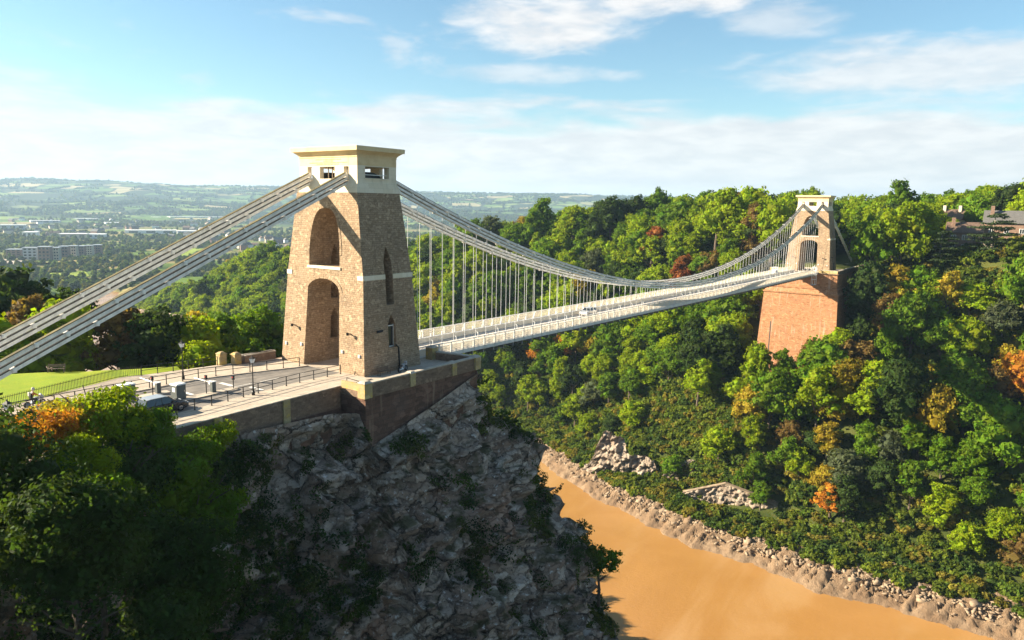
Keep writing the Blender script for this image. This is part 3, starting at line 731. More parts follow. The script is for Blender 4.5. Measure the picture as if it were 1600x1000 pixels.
# tree kinds: crown radius 1 scaled to metres here; (kind, leaves, leaf size, seed, radius, crown base height)
KINDS = []
for kind, nl, ls, sd, rad, base in [('dome',4600,0.40,1,6.2,4.5),('dome',4600,0.40,2,6.0,5.0),('dome',4200,0.36,3,5.2,4.0),('ragged',4200,0.38,4,6.0,4.5),('ragged',4200,0.38,5,6.2,5.0),
                                   ('tall',4400,0.36,6,6.0,3.5),('tall',4400,0.36,7,6.2,3.0),('dome',5000,0.42,8,6.8,5.0)]:
    cm = crown(kind, nl, ls, sd, rad); cm.transform(Matrix.Translation((0,0,base))); cm.materials.append(MAT['leaf'])
    htop = base+rad*(1.35 if kind != 'tall' else 1.9)
    tm = trunk(htop*0.85, 0.34, rad, base, sd); tm.materials.append(MAT['bark'])
    KINDS.append(dict(kind=kind, crown=cm, trunk=tm, rad=rad, top=htop))
def variant_meshes(meshes, mat):
    outm = []
    for me in meshes:
        c = me.copy(); c.materials.clear(); c.materials.append(mat); outm.append(c)
    return outm
def instancer(name, pts, meshes, scale, rotz, tint, idx, tilt=None):
    """one object that sets copies of a few small meshes on points (uncountable vegetation only)"""
    n = len(pts); me = bpy.data.meshes.new(name); me.vertices.add(n); me.vertices.foreach_set('co', np.asarray(pts, np.float32).ravel())
    def at(nm, ty, val, key='value'):
        a = me.attributes.new(nm, ty, 'POINT'); a.data.foreach_set(key, np.ascontiguousarray(val).ravel())
    at('sc', 'FLOAT_VECTOR', np.asarray(scale, np.float32), 'vector')
    rot = np.zeros((n, 3), np.float32) if tilt is None else np.asarray(tilt, np.float32); rot[:, 2] = rotz
    at('rot', 'FLOAT_VECTOR', rot, 'vector'); at('pick', 'INT', np.asarray(idx, np.int32))
    at('tint', 'FLOAT_COLOR', np.concatenate([np.asarray(tint, np.float32), np.ones((n, 1), np.float32)], 1), 'color')
    o = bpy.data.objects.new(name, me); COL.objects.link(o)
    vc = bpy.data.collections.new(name+'_kinds')
    for i, m_ in enumerate(meshes): vc.objects.link(bpy.data.objects.new(f'{name}_kind_{i:02d}', m_))
    gt = bpy.data.node_groups.new(name, 'GeometryNodeTree')
    gt.interface.new_socket('Geometry', in_out='INPUT', socket_type='NodeSocketGeometry'); gt.interface.new_socket('Geometry', in_out='OUTPUT', socket_type='NodeSocketGeometry')
    N, Lk = gt.nodes, gt.links
    gi, go = N.new('NodeGroupInput'), N.new('NodeGroupOutput'); iop = N.new('GeometryNodeInstanceOnPoints'); m2p = N.new('GeometryNodeMeshToPoints')
    ci = N.new('GeometryNodeCollectionInfo'); ci.inputs['Collection'].default_value = vc; ci.inputs['Separate Children'].default_value = True; ci.inputs['Reset Children'].default_value = True
    def na(nm, ty):
        q_ = N.new('GeometryNodeInputNamedAttribute'); q_.data_type = ty; q_.inputs[0].default_value = nm; return [s for s in q_.outputs if s.enabled][0]
    Lk.new(gi.outputs[0], m2p.inputs[0]); Lk.new(m2p.outputs[0], iop.inputs['Points']); Lk.new(ci.outputs[0], iop.inputs['Instance'])
    iop.inputs['Pick Instance'].default_value = True
    Lk.new(na('pick', 'INT'), iop.inputs['Instance Index']); Lk.new(na('sc', 'FLOAT_VECTOR'), iop.inputs['Scale'])
    e2r = N.new('FunctionNodeEulerToRotation'); Lk.new(na('rot', 'FLOAT_VECTOR'), e2r.inputs[0]); Lk.new(e2r.outputs[0], iop.inputs['Rotation'])
    Lk.new(iop.outputs[0], go.inputs[0])
    md = o.modifiers.new('scatter', 'NODES'); md.node_group = gt
    return o
GREENS = np.array([(0.075,0.135,0.016),(0.105,0.165,0.016),(0.055,0.105,0.018),(0.15,0.20,0.018),(0.04,0.078,0.020),(0.085,0.125,0.03),(0.12,0.15,0.02)])
DARKGREEN = (0.042,0.072,0.014); MIDGREEN = (0.10,0.175,0.008); BRIGHT = (0.20,0.27,0.006); YELLOW = (0.30,0.235,0.02); ORANGE = (0.40,0.175,0.02); RUST = (0.24,0.085,0.025); BRONZE = (0.15,0.10,0.028); GREYGREEN = (0.085,0.105,0.05)
CNAME = {DARKGREEN: 'dark green', MIDGREEN: 'mid green', BRIGHT: 'bright yellow-green', YELLOW: 'golden yellow', ORANGE: 'orange', RUST: 'rust red', BRONZE: 'bronze brown', GREYGREEN: 'grey-green'}
# ------------------------------------------------------------------ towers
LV = [(-1.5,7.6,4.8),(0,7.5,4.7),(11.2,6.72,3.98),(20.9,5.3,3.4)]      # z, half width (y), half depth (x)
def halfW(z): return float(np.interp(z, [l[0] for l in LV], [l[1] for l in LV]))
def halfD(z): return float(np.interp(z, [l[0] for l in LV], [l[2] for l in LV]))
def loft(levels):
    b = MB(); vs = []
    for z, w, d in levels: vs += [(-d,-w,z),(d,-w,z),(d,w,z),(-d,w,z)]
    n = len(levels); fs = [(0,3,2,1), tuple(4*(n-1)+i for i in range(4))]
    for i in range(n-1):
        for j in range(4): fs.append((4*i+j, 4*i+(j+1) % 4, 4*i+4+(j+1) % 4, 4*i+4+j))
    return b.add(vs, fs)
def arch_low():
    p = [(-3.2,-2.5),(-3.2,0),(-2.82,9.3)]
    for i in range(1, 12): a = math.pi*i/12; p.append((-2.82*math.cos(a), 9.3+1.5*math.sin(a)))
    return p + [(2.82,9.3),(3.2,0),(3.2,-2.5)]
def arch_up():
    p = [(-2.72,12.2)]
    for i in range(1, 24):
        q = i/24; z = 12.2+6.9*math.sin(math.pi*q)**0.9 if False else None
        a = math.pi*q; p.append((-2.72*math.copysign(abs(math.cos(a))**0.72, math.cos(a)), 12.2+6.9*math.sin(a)**0.80))
    return p + [(2.72,12.2)]
def slot(cx, z0, z1, hw, spring):
    p = [(cx-hw,z0),(cx-hw,spring)]
    for i in range(1, 6): q = i/6; p.append((cx-hw*(1-q)**0.75, spring+(z1-spring)*q))
    p += [(cx,z1)]
    for i in range(5, 0, -1): q = i/6; p.append((cx+hw*(1-q)**0.75, spring+(z1-spring)*q))
    return p + [(cx+hw,spring),(cx+hw,z0)]
SHAFT = boolean(loft(LV), [MB().prism(arch_low(), -9, 9, 'x'), MB().prism(arch_up(), -9, 9, 'x'),
                           MB().prism(slot(0.1, 7.9, 14.7, 0.62, 13.0), -12, 12, 'y'), MB().prism(slot(0.1, 2.8, 6.7, 0.62, 5.5), -12, 12, 'y')])
chamber = MB().box(-3.1,3.1,-5.04,5.04,22.1,24.0)
CHAMBER = boolean(chamber, [MB().box(-2.5,2.5,-4.4,4.4,22.45,23.98), MB().box(-4,4,-1.25,1.4,22.5,23.9), MB().box(-4,4,2.78,3.62,22.2,23.9), MB().box(-4,4,-3.62,-2.78,22.2,23.9),
                            MB().box(-1.9,1.9,-6,6,22.55,23.9)])
def text_mesh(s, size):
    cu = bpy.data.curves.new('inscription', 'FONT'); cu.body = s; cu.size = size; cu.align_x = 'CENTER'; cu.extrude = 0.004
    o = bpy.data.objects.new('tmp_text', cu); COL.objects.link(o)
    dg = bpy.context.evaluated_depsgraph_get(); dg.update(); me = bpy.data.meshes.new_from_object(o.evaluated_get(dg))
    bpy.data.objects.remove(o); bpy.data.curves.remove(cu); return me
def ring(poly, zmin, depth=0.42, proud=0.05):
    """wedge stones round an arch opening on the battered front face"""
    b = MB(); c = (0, zmin)
    pts = [p for p in poly if p[1] >= zmin-1e-3]
    for i in range(len(pts)-1):
        a, d = pts[i], pts[i+1]
        def outp(p):
            v_ = Vector((p[0], (p[1]-zmin)*0.9+0.25)).normalized(); return (p[0]+v_.x*depth, p[1]+v_.y*depth)
        e, g_ = outp(a), outp(d); sh = 0.03
        q = [a, d, g_, e]; cxm = sum(t[0] for t in q)/4; czm = sum(t[1] for t in q)/4
        q = [(t[0]+(cxm-t[0])*sh*2, t[1]+(czm-t[1])*sh*2) for t in q]
        vs = [(-halfD(z)-proud, y, z) for y, z in q] + [(-halfD(z)+0.1, y, z) for y, z in q]
        b.add(vs, [(0,1,2,3),(7,6,5,4),(0,4,5,1),(1,5,6,2),(2,6,7,3),(3,7,4,0)])
    return b
def build_tower(name, label, loc, near):
    t = thing(name, label, 'bridge tower', loc)
    sh = link('shaft', SHAFT, MAT['stone'], t)
    ring(arch_up(), 12.25).build('arch_ring', MAT['stone'], sh); ring(arch_low()[2:-2], 9.3, 0.5).build('arch_ring', MAT['stone'], sh)
    for sx in (-1, 1):
        b = MB().box(sx*halfD(12)-0.45 if sx > 0 else -halfD(12)-0.12, sx*halfD(12)+0.12 if sx > 0 else -halfD(12)+0.45, -2.95, 2.95, 11.95, 12.25); b.build('gallery_sill', MAT['lime'], t)
    for sy in (-1, 1):      # pale string course on the flanks, broken by the tall slot
        for x0, x1 in ((-halfD(11.2)-0.06, -0.54), (0.74, halfD(11.2)+0.06)):
            y0 = halfW(11.2); MB().frustum((x0, x1, sy*(y0+0.09) if sy < 0 else y0-0.3, sy*(y0-0.3) if sy < 0 else y0+0.09, 10.95), (x0, x1, sy*(y0+0.06) if sy < 0 else y0-0.3, sy*(y0-0.3) if sy < 0 else y0+0.06, 11.5)).build('string_course', MAT['lime'], t)
        for sx in (-1, 1):
            x0 = halfD(11.2); y0 = halfW(11.2)
            b = MB().box(sx*(x0-0.2), sx*(x0+0.075), sy*(y0-0.9), sy*(y0+0.052), 10.96, 11.49); b.build('corner_block', MAT['lime'], t)
    loft([(20.9,5.36,3.46),(21.65,5.24,3.34),(21.66,5.17,3.25),(22.1,5.10,3.16)]).build('pale_band', MAT['lime'], t)
    link('saddle_chamber', CHAMBER, MAT['lime'], t)
    loft([(24.0,5.06,3.12),(24.95,5.06,3.12)]).build('frieze', MAT['cream'], t)
    prof = [(24.95,0.10),(25.0,0.10)]
    for i in range(9): q = i/8; prof.append((25.0+0.62*q, 0.05+0.55*(1-math.cos(q*math.pi/2))))
    co = loft([(z, 5.03+e, 3.09+e) for z, e in prof]).build('cornice', MAT['cream'], t)
    loft([(25.62,5.78,3.84),(26.08,5.80,3.86),(26.14,5.74,3.80)]).build('cap_slab', MAT['cream'], co)
    for y in (-3.2, 3.2):
        MB().prism([(-2.2,22.47),(2.2,22.47),(1.6,23.0),(0.6,23.35),(-0.6,23.35),(-1.6,23.0)], y-0.5, y+0.5, 'y').build('chain_saddle', MAT['interior'], t)
    for sy in (-1, 1):
        y = sy*4.98
        MB().box(-2.05,2.05,y-0.14,y+0.18,22.47,22.60).build('window_sill', MAT['lime'], t)
        MB().box(-1.88,1.88,sy*4.62-0.03,sy*4.62+0.03,22.95,23.02).build('window_rail', MAT['white'], t)
    if near:
        for k, y in enumerate((-1.0, -0.35, 0.35)):
            MB().box(-2.70,-2.62,y-0.05,y+0.05,22.5,23.9).build('window_bar', MAT['timber'], t)
        fr = []
        rows = [('COMMENCED THIS BRIDGE DESIGN BY I K BRUNEL',24.70,4.6),('COMMENCED 1836',24.52,1.7),('THIS BRIDGE WAS COMPLETED JOHN HAWKSHAW AND W H BARLOW',24.33,6.7),('ENGINEERS ERECTED 1864 CLIFTON',24.15,3.9)]
        for s, z, w in rows:
            me = text_mesh(s, 0.17); xs_ = [v_.co.x for v_ in me.vertices]; sc = w/(max(xs_)-min(xs_))
            for v_ in me.vertices: v_.co = Vector((-3.125+v_.co.z*-1, -v_.co.x*sc-0.1, z-0.06+v_.co.y))
            stuff(link('inscription', me, MAT['letters'], t))
        MB().box(-3.127,-3.115,-3.62,-3.60,24.02,24.93).build('panel_joint', MAT['letters'], t)
    for y in (-5.0, 5.0):       # iron lamp brackets on the front
        z = 4.7; MB().beam((-halfD(z),y,z),(-halfD(z)-0.55,y-0.05,z+0.12),0.10,0.12).tube([(-halfD(z)-0.55,y-0.05,z-0.08),(-halfD(z)-0.55,y-0.05,z+0.25)],0.15,8).build('lamp_bracket', MAT['dark'], t)
    z = 5.0; MB().beam((-2.3,-halfW(z),z),(-2.3,-halfW(z)-0.5,z+0.05),0.10,0.12).tube([(-2.7,-halfW(z)-0.4,z),(-1.9,-halfW(z)-0.5,z+0.1)],0.14,8).build('lamp_bracket', MAT['dark'], t)
    for y in (-6.6, 6.6, 3.7, -3.7):
        z = 2.3 if abs(y) > 5 else 2.5; MB().box(-halfD(z)-0.16,-halfD(z)+0.05,y-0.14,y+0.14,z-0.18,z+0.18).build('wall_light', MAT['lampglass'], t, bevel=0.03)
    # drainpipe and lower window on the flank that faces the camera
    z0, z1 = 0.0, 3.0
    MB().tube([(0.95,-halfW(0)-0.10,0),(0.95,-halfW(2.7)-0.10,2.7),(0.55,-halfW(3.0)-0.08,3.05)],0.09,8).build('drainpipe', MAT['dark'], t)
    for sy in (-1, 1):
        y = sy*(halfW(4.5)-0.45); w_ = MB().box(-0.52,0.72,y-0.02,y+0.02,2.8,5.4).build('slot_window', MAT['glass'], t)
        fb = MB().box(-0.52,-0.44,y-0.06,y+0.06,2.8,5.5).box(0.64,0.72,y-0.06,y+0.06,2.8,5.5).box(-0.44,0.64,y-0.06,y+0.06,5.3,5.42).box(-0.44,0.64,y-0.06,y+0.06,2.8,2.92)
        fb.build('window_frame', MAT['steelwhite'], w_)
    return t
build_tower('stone_tower', 'tall tapering brown stone bridge tower standing on the near cliff', (0,0,0), True)
build_tower('stone_tower', 'smaller looking far bridge tower on the red sandstone abutment', (214,0,-1.17), False)

# ------------------------------------------------------------------ near abutment: bastion round the tower and the walls of the approach
def wall_run(parent, name, pts, thick, z0, z1, mat, coping=True, capz=0.14):
    for (xa, ya, za), (xb, yb, zb) in zip(pts[:-1], pts[1:]):
        L_ = math.hypot(xb-xa, yb-ya); dx, dy = (xb-xa)/L_, (yb-ya)/L_; px, py = -dy*thick/2, dx*thick/2
        vs = [(xa+px,ya+py,z0),(xb+px,yb+py,z0),(xb-px,yb-py,z0),(xa-px,ya-py,z0),(xa+px,ya+py,za+z1),(xb+px,yb+py,zb+z1),(xb-px,yb-py,zb+z1),(xa-px,ya-py,za+z1)]
        F8 = [(0,3,2,1),(4,5,6,7),(0,1,5,4),(1,2,6,5),(2,3,7,6),(3,0,4,7)]
        w_ = MB().add(vs, F8).build(name, mat, parent)
        if coping:
            n_ = max(1, int(L_/1.5)); k_ = 1.25
            for i in range(n_):
                a, b_ = i/n_+0.004, (i+1)/n_-0.004
                q = [(xa+(xb-xa)*t_, ya+(yb-ya)*t_, za+(zb-za)*t_+z1) for t_ in (a, b_)]
                vs = [(x_+s_*px*k_, y_+s_*py*k_, z_+h_) for h_ in (0.003, capz) for (x_, y_, z_), s_ in ((q[0],1),(q[1],1),(q[1],-1),(q[0],-1))]
                MB().add(vs, F8).build('coping_stone', MAT['concrete'], w_)
ab = thing('bastion', 'dark stone bastion with low parapet that carries the near tower above the cliff', 'abutment', (0,0,0))
MB().prism([(-9.6,-12.9),(9.2,-12.9),(9.2,9.0),(-9.6,9.0)], -14, -0.6, 'z').build('retaining_wall', MAT['darkstone'], ab)
MB().prism([(-9.75,-13.05),(9.35,-13.05),(9.35,9.15),(-9.75,9.15)], -0.6, -0.02, 'z').build('ledge_course', MAT['wallstone'], ab)
wall_run(ab, 'parapet', [(-9.3,-12.75,0),(-3.0,-12.75,0)], 0.5, -0.02, 0.9, MAT['wallstone'])
wall_run(ab, 'parapet', [(-2.2,-12.75,0),(4.2,-12.75,0)], 0.5, -0.02, 0.9, MAT['wallstone'])
wall_run(ab, 'parapet', [(5.0,-12.75,0),(8.5,-12.75,0)], 0.5, -0.02, 0.9, MAT['wallstone'])
wall_run(ab, 'parapet', [(9.0,-12.2,0),(8.3,-7.0,0)], 0.5, -0.02, 0.95, MAT['wallstone'])
for x, y, s, h in ((-9.5,-12.75,0.55,1.05),(-2.6,-12.75,0.42,0.95),(4.6,-12.75,0.42,0.95),(9.0,-12.75,0.52,1.0),(8.1,-6.3,0.55,1.55),(8.1,6.3,0.55,1.55)):
    p_ = MB().box(x-s,x+s,y-s,y+s,-0.55,h).build('pier', MAT['ochre'], ab)
    MB().frustum((x-s-0.08,x+s+0.08,y-s-0.08,y+s+0.08,h+0.002),(x-s*0.6,x+s*0.6,y-s*0.6,y+s*0.6,h+0.22)).build('pier_cap', MAT['concrete'], p_)
wall_run(ab, 'parapet', [(-9.3,8.75,0),(-5.0,8.75,0)], 0.5, -0.02, 1.05, MAT['wallstone'])
MB().box(-9.45,-9.15,-12.2,-9.0,-0.02,0.75).build('step_wall', MAT['ochre'], ab)

aw = thing('approach_wall', 'long brown stone retaining wall below the near footway', 'wall', (0,0,0))
AW = [(-44,-11.0,0),(-33,-10.2,0),(-25,-9.8,0),(-17.5,-9.4,0),(-9.9,-9.1,0)]
wall_run(aw, 'wall_face', AW, 0.5, -2.6, 0.22, MAT['wallstone'], True, 0.10)
wall_run(aw, 'footing', [(a, b-0.12, -2.1) for a, b, c in AW], 0.5, -5.5, 0.0, MAT['darkstone'], False)
for x, y in ((-17.2,-9.45),(-25,-9.85)):
    MB().box(x-0.4,x+0.4,y-0.40,y+0.2,-2.5,0.24).build('buttress', MAT['ochre'], aw)
lw = thing('park_side_wall', 'low sunlit stone wall with two square pillars left of the near tower', 'wall', (0,0,0))
wall_run(lw, 'wall_face', [(-9.9,9.05,0),(-4.9,8.6,0)][::-1], 0.45, -0.5, 1.05, MAT['wallstone'])
for x, y, h in ((-11.3,10.3,1.45),(-10.1,9.1,1.35)):
    p_ = MB().box(x-0.45,x+0.45,y-0.45,y+0.45,-0.5,h).build('pillar', MAT['ochre'], lw, bevel=0.05)
    MB().frustum((x-0.52,x+0.52,y-0.52,y+0.52,h+0.002),(x-0.2,x+0.2,y-0.2,y+0.2,h+0.25)).build('pillar_cap', MAT['ochre'], p_)

# ------------------------------------------------------------------ far abutment
fa = thing('red_abutment', 'huge battered red sandstone abutment block under the far tower', 'abutment', (0,0,0))
MB().frustum((200.5,252,-14.5,15.0,-60),(203.2,252,-12.2,12.4,-8.6)).build('red_block', MAT['redstone'], fa)
MB().frustum((199.6,252,-15.4,16.0,-60),(200.6,252,-14.6,15.2,-32.5)).build('red_plinth', MAT['redstone'], fa)
MB().box(202.9,252,-12.5,12.7,-8.58,-8.15).build('string_moulding', MAT['redstone'], fa)
MB().frustum((203.3,252,-12.1,12.3,-8.14),(204.2,252,-11.6,11.8,-6.7)).build('red_upper_course', MAT['redstone'], fa)
MB().box(203.9,252,-11.9,12.1,-6.69,-6.35).build('string_moulding', MAT['redstone'], fa)
MB().frustum((204.6,262,-11.4,11.6,-6.34),(204.9,262,-11.2,11.4,-1.5)).build('parapet_block', MAT['redstone'], fa)
MB().box(204.5,262,-11.7,11.9,-1.49,-1.25).build('platform_edge', MAT['wallstone'], fa)
wall_run(fa, 'parapet', [(205.2,-11.2,-1.25),(205.2,-5.2,-1.25)], 0.5, -1.24, 1.0, MAT['ochre'])
wall_run(fa, 'parapet', [(205.2,5.4,-1.25),(205.2,11.4,-1.25)], 0.5, -1.24, 1.0, MAT['ochre'])
wall_run(fa, 'parapet', [(205.8,-11.2,-1.25),(262,-11.2,-1.25)], 0.5, -1.24, 1.0, MAT['wallstone'])
MB().prism([(202.03,-30),(203,-30),(203,-19),(202.60,-19)],9.0,9.28,'y').build('weep_slit', MAT['interior'], fa)
struct(MB().box(205.5,262,-10.9,11.1,-1.24,-1.17).build('far_approach_road', MAT['paving']))

# ------------------------------------------------------------------ deck
def deck_z(x): return -1.17*(x/214.0) - 0.35*math.sin(math.pi*min(max(x/214.0, 0), 1))
NB = 82; BAY = 2.44; X0D = 6.3
dk = thing('bridge_deck', 'long pale suspension bridge deck with lattice parapets crossing the gorge', 'bridge deck', (0,0,0))
def strip(y0, y1, z0, z1, name, mat, parent, n=41):
    b = MB(); xs_ = np.linspace(X0D-1.0, X0D+NB*BAY-0.6, n)
    vs = [(x, y, deck_z(x)+z) for x in xs_ for y, z in ((y0,z0),(y1,z0),(y1,z1),(y0,z1))]
    fs = [(4*i+j, 4*i+(j+1) % 4, 4*i+4+(j+1) % 4, 4*i+4+j) for i in range(n-1) for j in range(4)] + [(0,1,2,3),(4*n-4,4*n-3,4*n-2,4*n-1)]
    return b.add(vs, fs).build(name, mat, parent)
strip(-3.05, 3.05, -0.45, -0.05, 'roadway', MAT['deckwood'], dk)
for s in (-1, 1):
    strip(min(s*3.35, s*4.78), max(s*3.35, s*4.78), -0.12, 0.12, 'footway', MAT['deckwood'], dk)
    g_ = strip(s*3.2-0.14, s*3.2+0.14, -0.95, 0.62, 'longitudinal_girder', MAT['lattice'], dk)
    strip(s*3.2-0.24, s*3.2+0.24, 0.622, 0.70, 'girder_flange', MAT['steelwhite'], g_)
    strip(s*4.86-0.07, s*4.86+0.07, -0.42, 0.10, 'edge_beam', MAT['steelwhite'], dk)
    strip(s*4.84-0.09, s*4.84+0.09, 1.40, 1.50, 'handrail', MAT['steelwhite'], dk)
    strip(s*4.84-0.04, s*4.84+0.04, 0.16, 0.24, 'bottom_rail', MAT['steelwhite'], dk)
PANEL = MB(); pw, ph = BAY-0.12, 1.14
for i in range(-4, 9):
    for d in (1, -1):
        a = i*0.29*1.0; x0, x1 = a, a+ph
        t0, t1 = max(0, (0-x0)/ph), min(1, (pw-x0)/ph)
        if t1-t0 < 0.05: continue
        za, zb = t0*ph, t1*ph
        xa, xb = x0+t0*ph, x0+t1*ph
        if d < 0: za, zb = ph-za, ph-zb
        PANEL.beam((xa-pw/2, 0.012*d, za), (xb-pw/2, 0.012*d, zb), 0.02, 0.05, up=(0,1,0.01))
PANEL.box(-pw/2, pw/2, -0.03, 0.03, ph*0.72, ph*0.75)
PANEL = PANEL.mesh('lattice_panel'); PANEL.materials.append(MAT['lattice'])
POST = MB().box(-0.085,0.085,-0.09,0.09,-0.30,1.42).box(-0.05,0.05,-0.20,0.05,-0.36,-0.26).mesh('post'); POST.materials.append(MAT['steelwhite'])
CROSS = MB().box(-0.09,0.09,-4.7,4.7,-1.0,-0.50).mesh('cross_beam'); CROSS.materials.append(MAT['underside'])
HOOK = MB().tube([(0,0,0.12),(0,0,0.9),(0,-0.06,1.15),(0,-0.22,1.28)],0.045,6).mesh('lamp_hook'); HOOK.materials.append(MAT['white'])
for i in range(NB):
    x = X0D+i*BAY
    for s in (-1, 1):
        if i < NB-1:
            o = link('lattice_panel', PANEL, None, dk, (x+BAY/2, s*4.84, deck_z(x+BAY/2)+0.25)); o.rotation_euler = (0, math.atan2(deck_z(x)-deck_z(x+BAY), BAY), 0)
        o = link('parapet_post', POST, None, dk, (x, s*4.84, deck_z(x)), 0 if s < 0 else math.pi)
        if i % 2 == 0: link('lamp_hook', HOOK, None, dk, (x+0.4, s*3.36, deck_z(x)+0.5), 0 if s > 0 else math.pi)
    link('cross_beam', CROSS, None, dk, (x, 0, deck_z(x)))

# ------------------------------------------------------------------ chains
LINKL = BAY*3
def link_mesh(L_, cover=False):
    b = MB()
    for k in range(5):
        y = (k-2)*0.075
        b.box(0.0, L_, y-0.026, y+0.026, -0.15, 0.15)
        for x in (0.0, L_): b.box(x-0.20, x+0.20, y-0.028, y+0.028, -0.18, 0.18)
    return b.mesh('chain_link')
LINK = link_mesh(LINKL); LINK.materials.append(MAT['chain'])
PIN = MB().tube([(0,-0.36,0),(0,0.36,0)],0.15,10).box(-0.16,0.16,-0.30,-0.24,-0.20,0.20).box(-0.16,0.16,0.24,0.30,-0.20,0.20).mesh('chain_pin'); PIN.materials.append(MAT['chain'])
COVER = MB().box(-0.05,LINKL+0.05,-0.22,0.22,0.19,0.25).mesh('chain_cover'); COVER.materials.append(MAT['chaintop'])
GAPSHADE = MB().box(0.2,LINKL-0.2,-0.19,0.19,0.152,0.19).mesh('gap_shade_strip'); GAPSHADE.materials.append(MAT['chaingapshade'])  # dark strip on each link paints the shaded gap between tiers
ROD = MB().tube([(0,0,0),(0,0,1)],0.032,6).mesh('suspension_rod'); ROD.materials.append(MAT['rod'])
RODFOOT = MB().lathe([(0.06,0),(0.11,0.05),(0.11,0.5),(0.06,0.7)],0,0,8).mesh('rod_foot'); RODFOOT.materials.append(MAT['steelwhite'])
def chain_run(label, y, zf, x0, x1, cover):
    """three tiers of eye-bar links; joints of the tiers are staggered by a bay"""
    c_ = thing('suspension_chain', label, 'chain', (x0, y, zf(x0)), 0, 'suspension chains')
    L0 = Vector((x0, y, zf(x0)))
    for tier in range(3):
        o_ = (tier-1)*0.47; xs_ = [x0]; x = x0 + (x1-x0)/abs(x1-x0)*(BAY*(tier+1)*0.93); d = 1 if x1 > x0 else -1
        while (x1-x)*d > 0.4: xs_.append(x); sl_ = (zf(x+0.5)-zf(x-0.5)); x += d*LINKL/math.sqrt(1+sl_*sl_)
        xs_.append(x1)
        P_ = []
        for x in xs_:
            sl_ = zf(x+0.5)-zf(x-0.5); n_ = Vector((-sl_, 0, 1)).normalized(); P_.append(Vector((x, y, zf(x)))+n_*o_)
        for a, b in zip(P_[:-1], P_[1:]):
            if d < 0: a, b = b, a
            q = b-a; rot = (0, -math.atan2(q.z, q.x), 0)
            o = link('chain_link', LINK, None, c_, a-L0); o.rotation_euler = rot; o.scale = (q.length/LINKL, 1, 1)
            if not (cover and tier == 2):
                w_ = link('gap_shade_strip', GAPSHADE, None, o)
            if cover and tier == 2:
                w_ = link('chain_cover', COVER, None, c_, a-L0); w_.rotation_euler = rot; w_.scale = (q.length/LINKL, 1, 1)
        for p in P_[1:-1]: link('chain_pin', PIN, None, c_, p-L0)
    return c_, L0
ZM = 2.55
def z_main(x): return ZM + 19.6*((x-107)/103.0)**2 if x < 107 else ZM + 18.6*((x-107)/103.0)**2
def z_near(x): return 22.55 + 0.452*(x+3.0)
def z_farl(x): return 21.3 - 0.46*(x-217)
for y, lab in ((-3.2, 'grey main chain nearer the camera sagging between the towers with its suspension rods'), (3.2, 'grey main chain on the far side of the deck with its suspension rods')):
    c_, L0 = chain_run(lab, y, z_main, 3.1, 210.9, False)
    for i in range(1, NB):
        x = X0D+i*BAY
        if x > 208: break
        zb, zt_ = deck_z(x)+0.55, z_main(x)-0.47+(i % 3)*0.47-0.1
        if zt_-zb < 0.15: continue
        o = link('suspension_rod', ROD, None, c_, Vector((x, y, zb))-L0); o.scale = (1, 1, zt_-zb)
        if i < 60: link('rod_foot', RODFOOT, None, c_, Vector((x, y, zb-0.05))-L0)
chain_run('grey land chain nearest the camera running down left from the near tower', -3.2, z_near, -3.1, -54, True)
chain_run('grey land chain farther from the camera running down left from the near tower', 3.2, z_near, -3.1, -54, True)
chain_run('short chain running down behind the far tower on its camera side', -3.2, z_farl, 217.1, 263, False)
chain_run('short chain running down behind the far tower on its hidden side', 3.2, z_farl, 217.1, 263, False)
# ------------------------------------------------------------------ the approach: road, footways, lawn
def line(tab):
    xs_, ys_ = zip(*sorted(tab)); return lambda x: float(np.interp(x, xs_, ys_))
Rn = line([(-5.6,-4.5),(-11,-4.35),(-15,-4.7),(-24,-5.7),(-33,-6.6),(-48,-8.2)])
Rf = line([(-5.9,2.5),(-7.7,3.1),(-12,4.5),(-17,5.8),(-23,5.75),(-36,5.6),(-48,4.5)])
Fe = line([(-48,5.6),(-36,8.4),(-22,12.7),(-20.4,11.9),(-11.5,10.3),(-4.8,8.4)])
def ribbon(name, ya, yb, xs_, z, mat, thick=0.25):
    b = MB(); vs = []
    for x in xs_: vs += [(x, ya(x), z-thick), (x, yb(x), z-thick), (x, yb(x), z), (x, ya(x), z)]
    n_ = len(xs_); fs = [(4*i+j, 4*i+(j+1) % 4, 4*i+4+(j+1) % 4, 4*i+4+j) for i in range(n_-1) for j in range(4)] + [(0,1,2,3),(4*n_-4,4*n_-3,4*n_-2,4*n_-1)]
    return struct(b.add(vs, fs).build(name, mat))
XS = list(np.linspace(-48, -4.9, 40))
ribbon('road', lambda x: Rn(x)-0.2, lambda x: Rf(x)+0.2, list(np.linspace(-60, 6, 50)), 0.0, MAT['asphalt'])
ribbon('pavement_near', lambda x: float(np.interp(x, [-48,-33,-25,-17.5,-9.9,-4.9], [-11.1,-10.0,-9.6,-9.2,-8.9,-8.9])), lambda x: Rn(x)+0.25, XS, 0.12, MAT['paving'])
ribbon('pavement_far', lambda x: Rf(x)-0.25, Fe, XS, 0.12, MAT['paving'])
ribbon('kerb_near', lambda x: Rn(x)+0.255, lambda x: Rn(x)+0.42, XS, 0.125, MAT['concrete'])
ribbon('kerb_far', lambda x: Rf(x)-0.42, lambda x: Rf(x)-0.255, XS, 0.125, MAT['concrete'])
struct(MB().prism([(-9.4,-12.6),(8.9,-12.6),(8.9,8.6),(-4.8,8.6),(-4.8,-8.8),(-9.4,-8.8)], -0.3, 0.004, 'z').build('bastion_pavement', MAT['paving']))
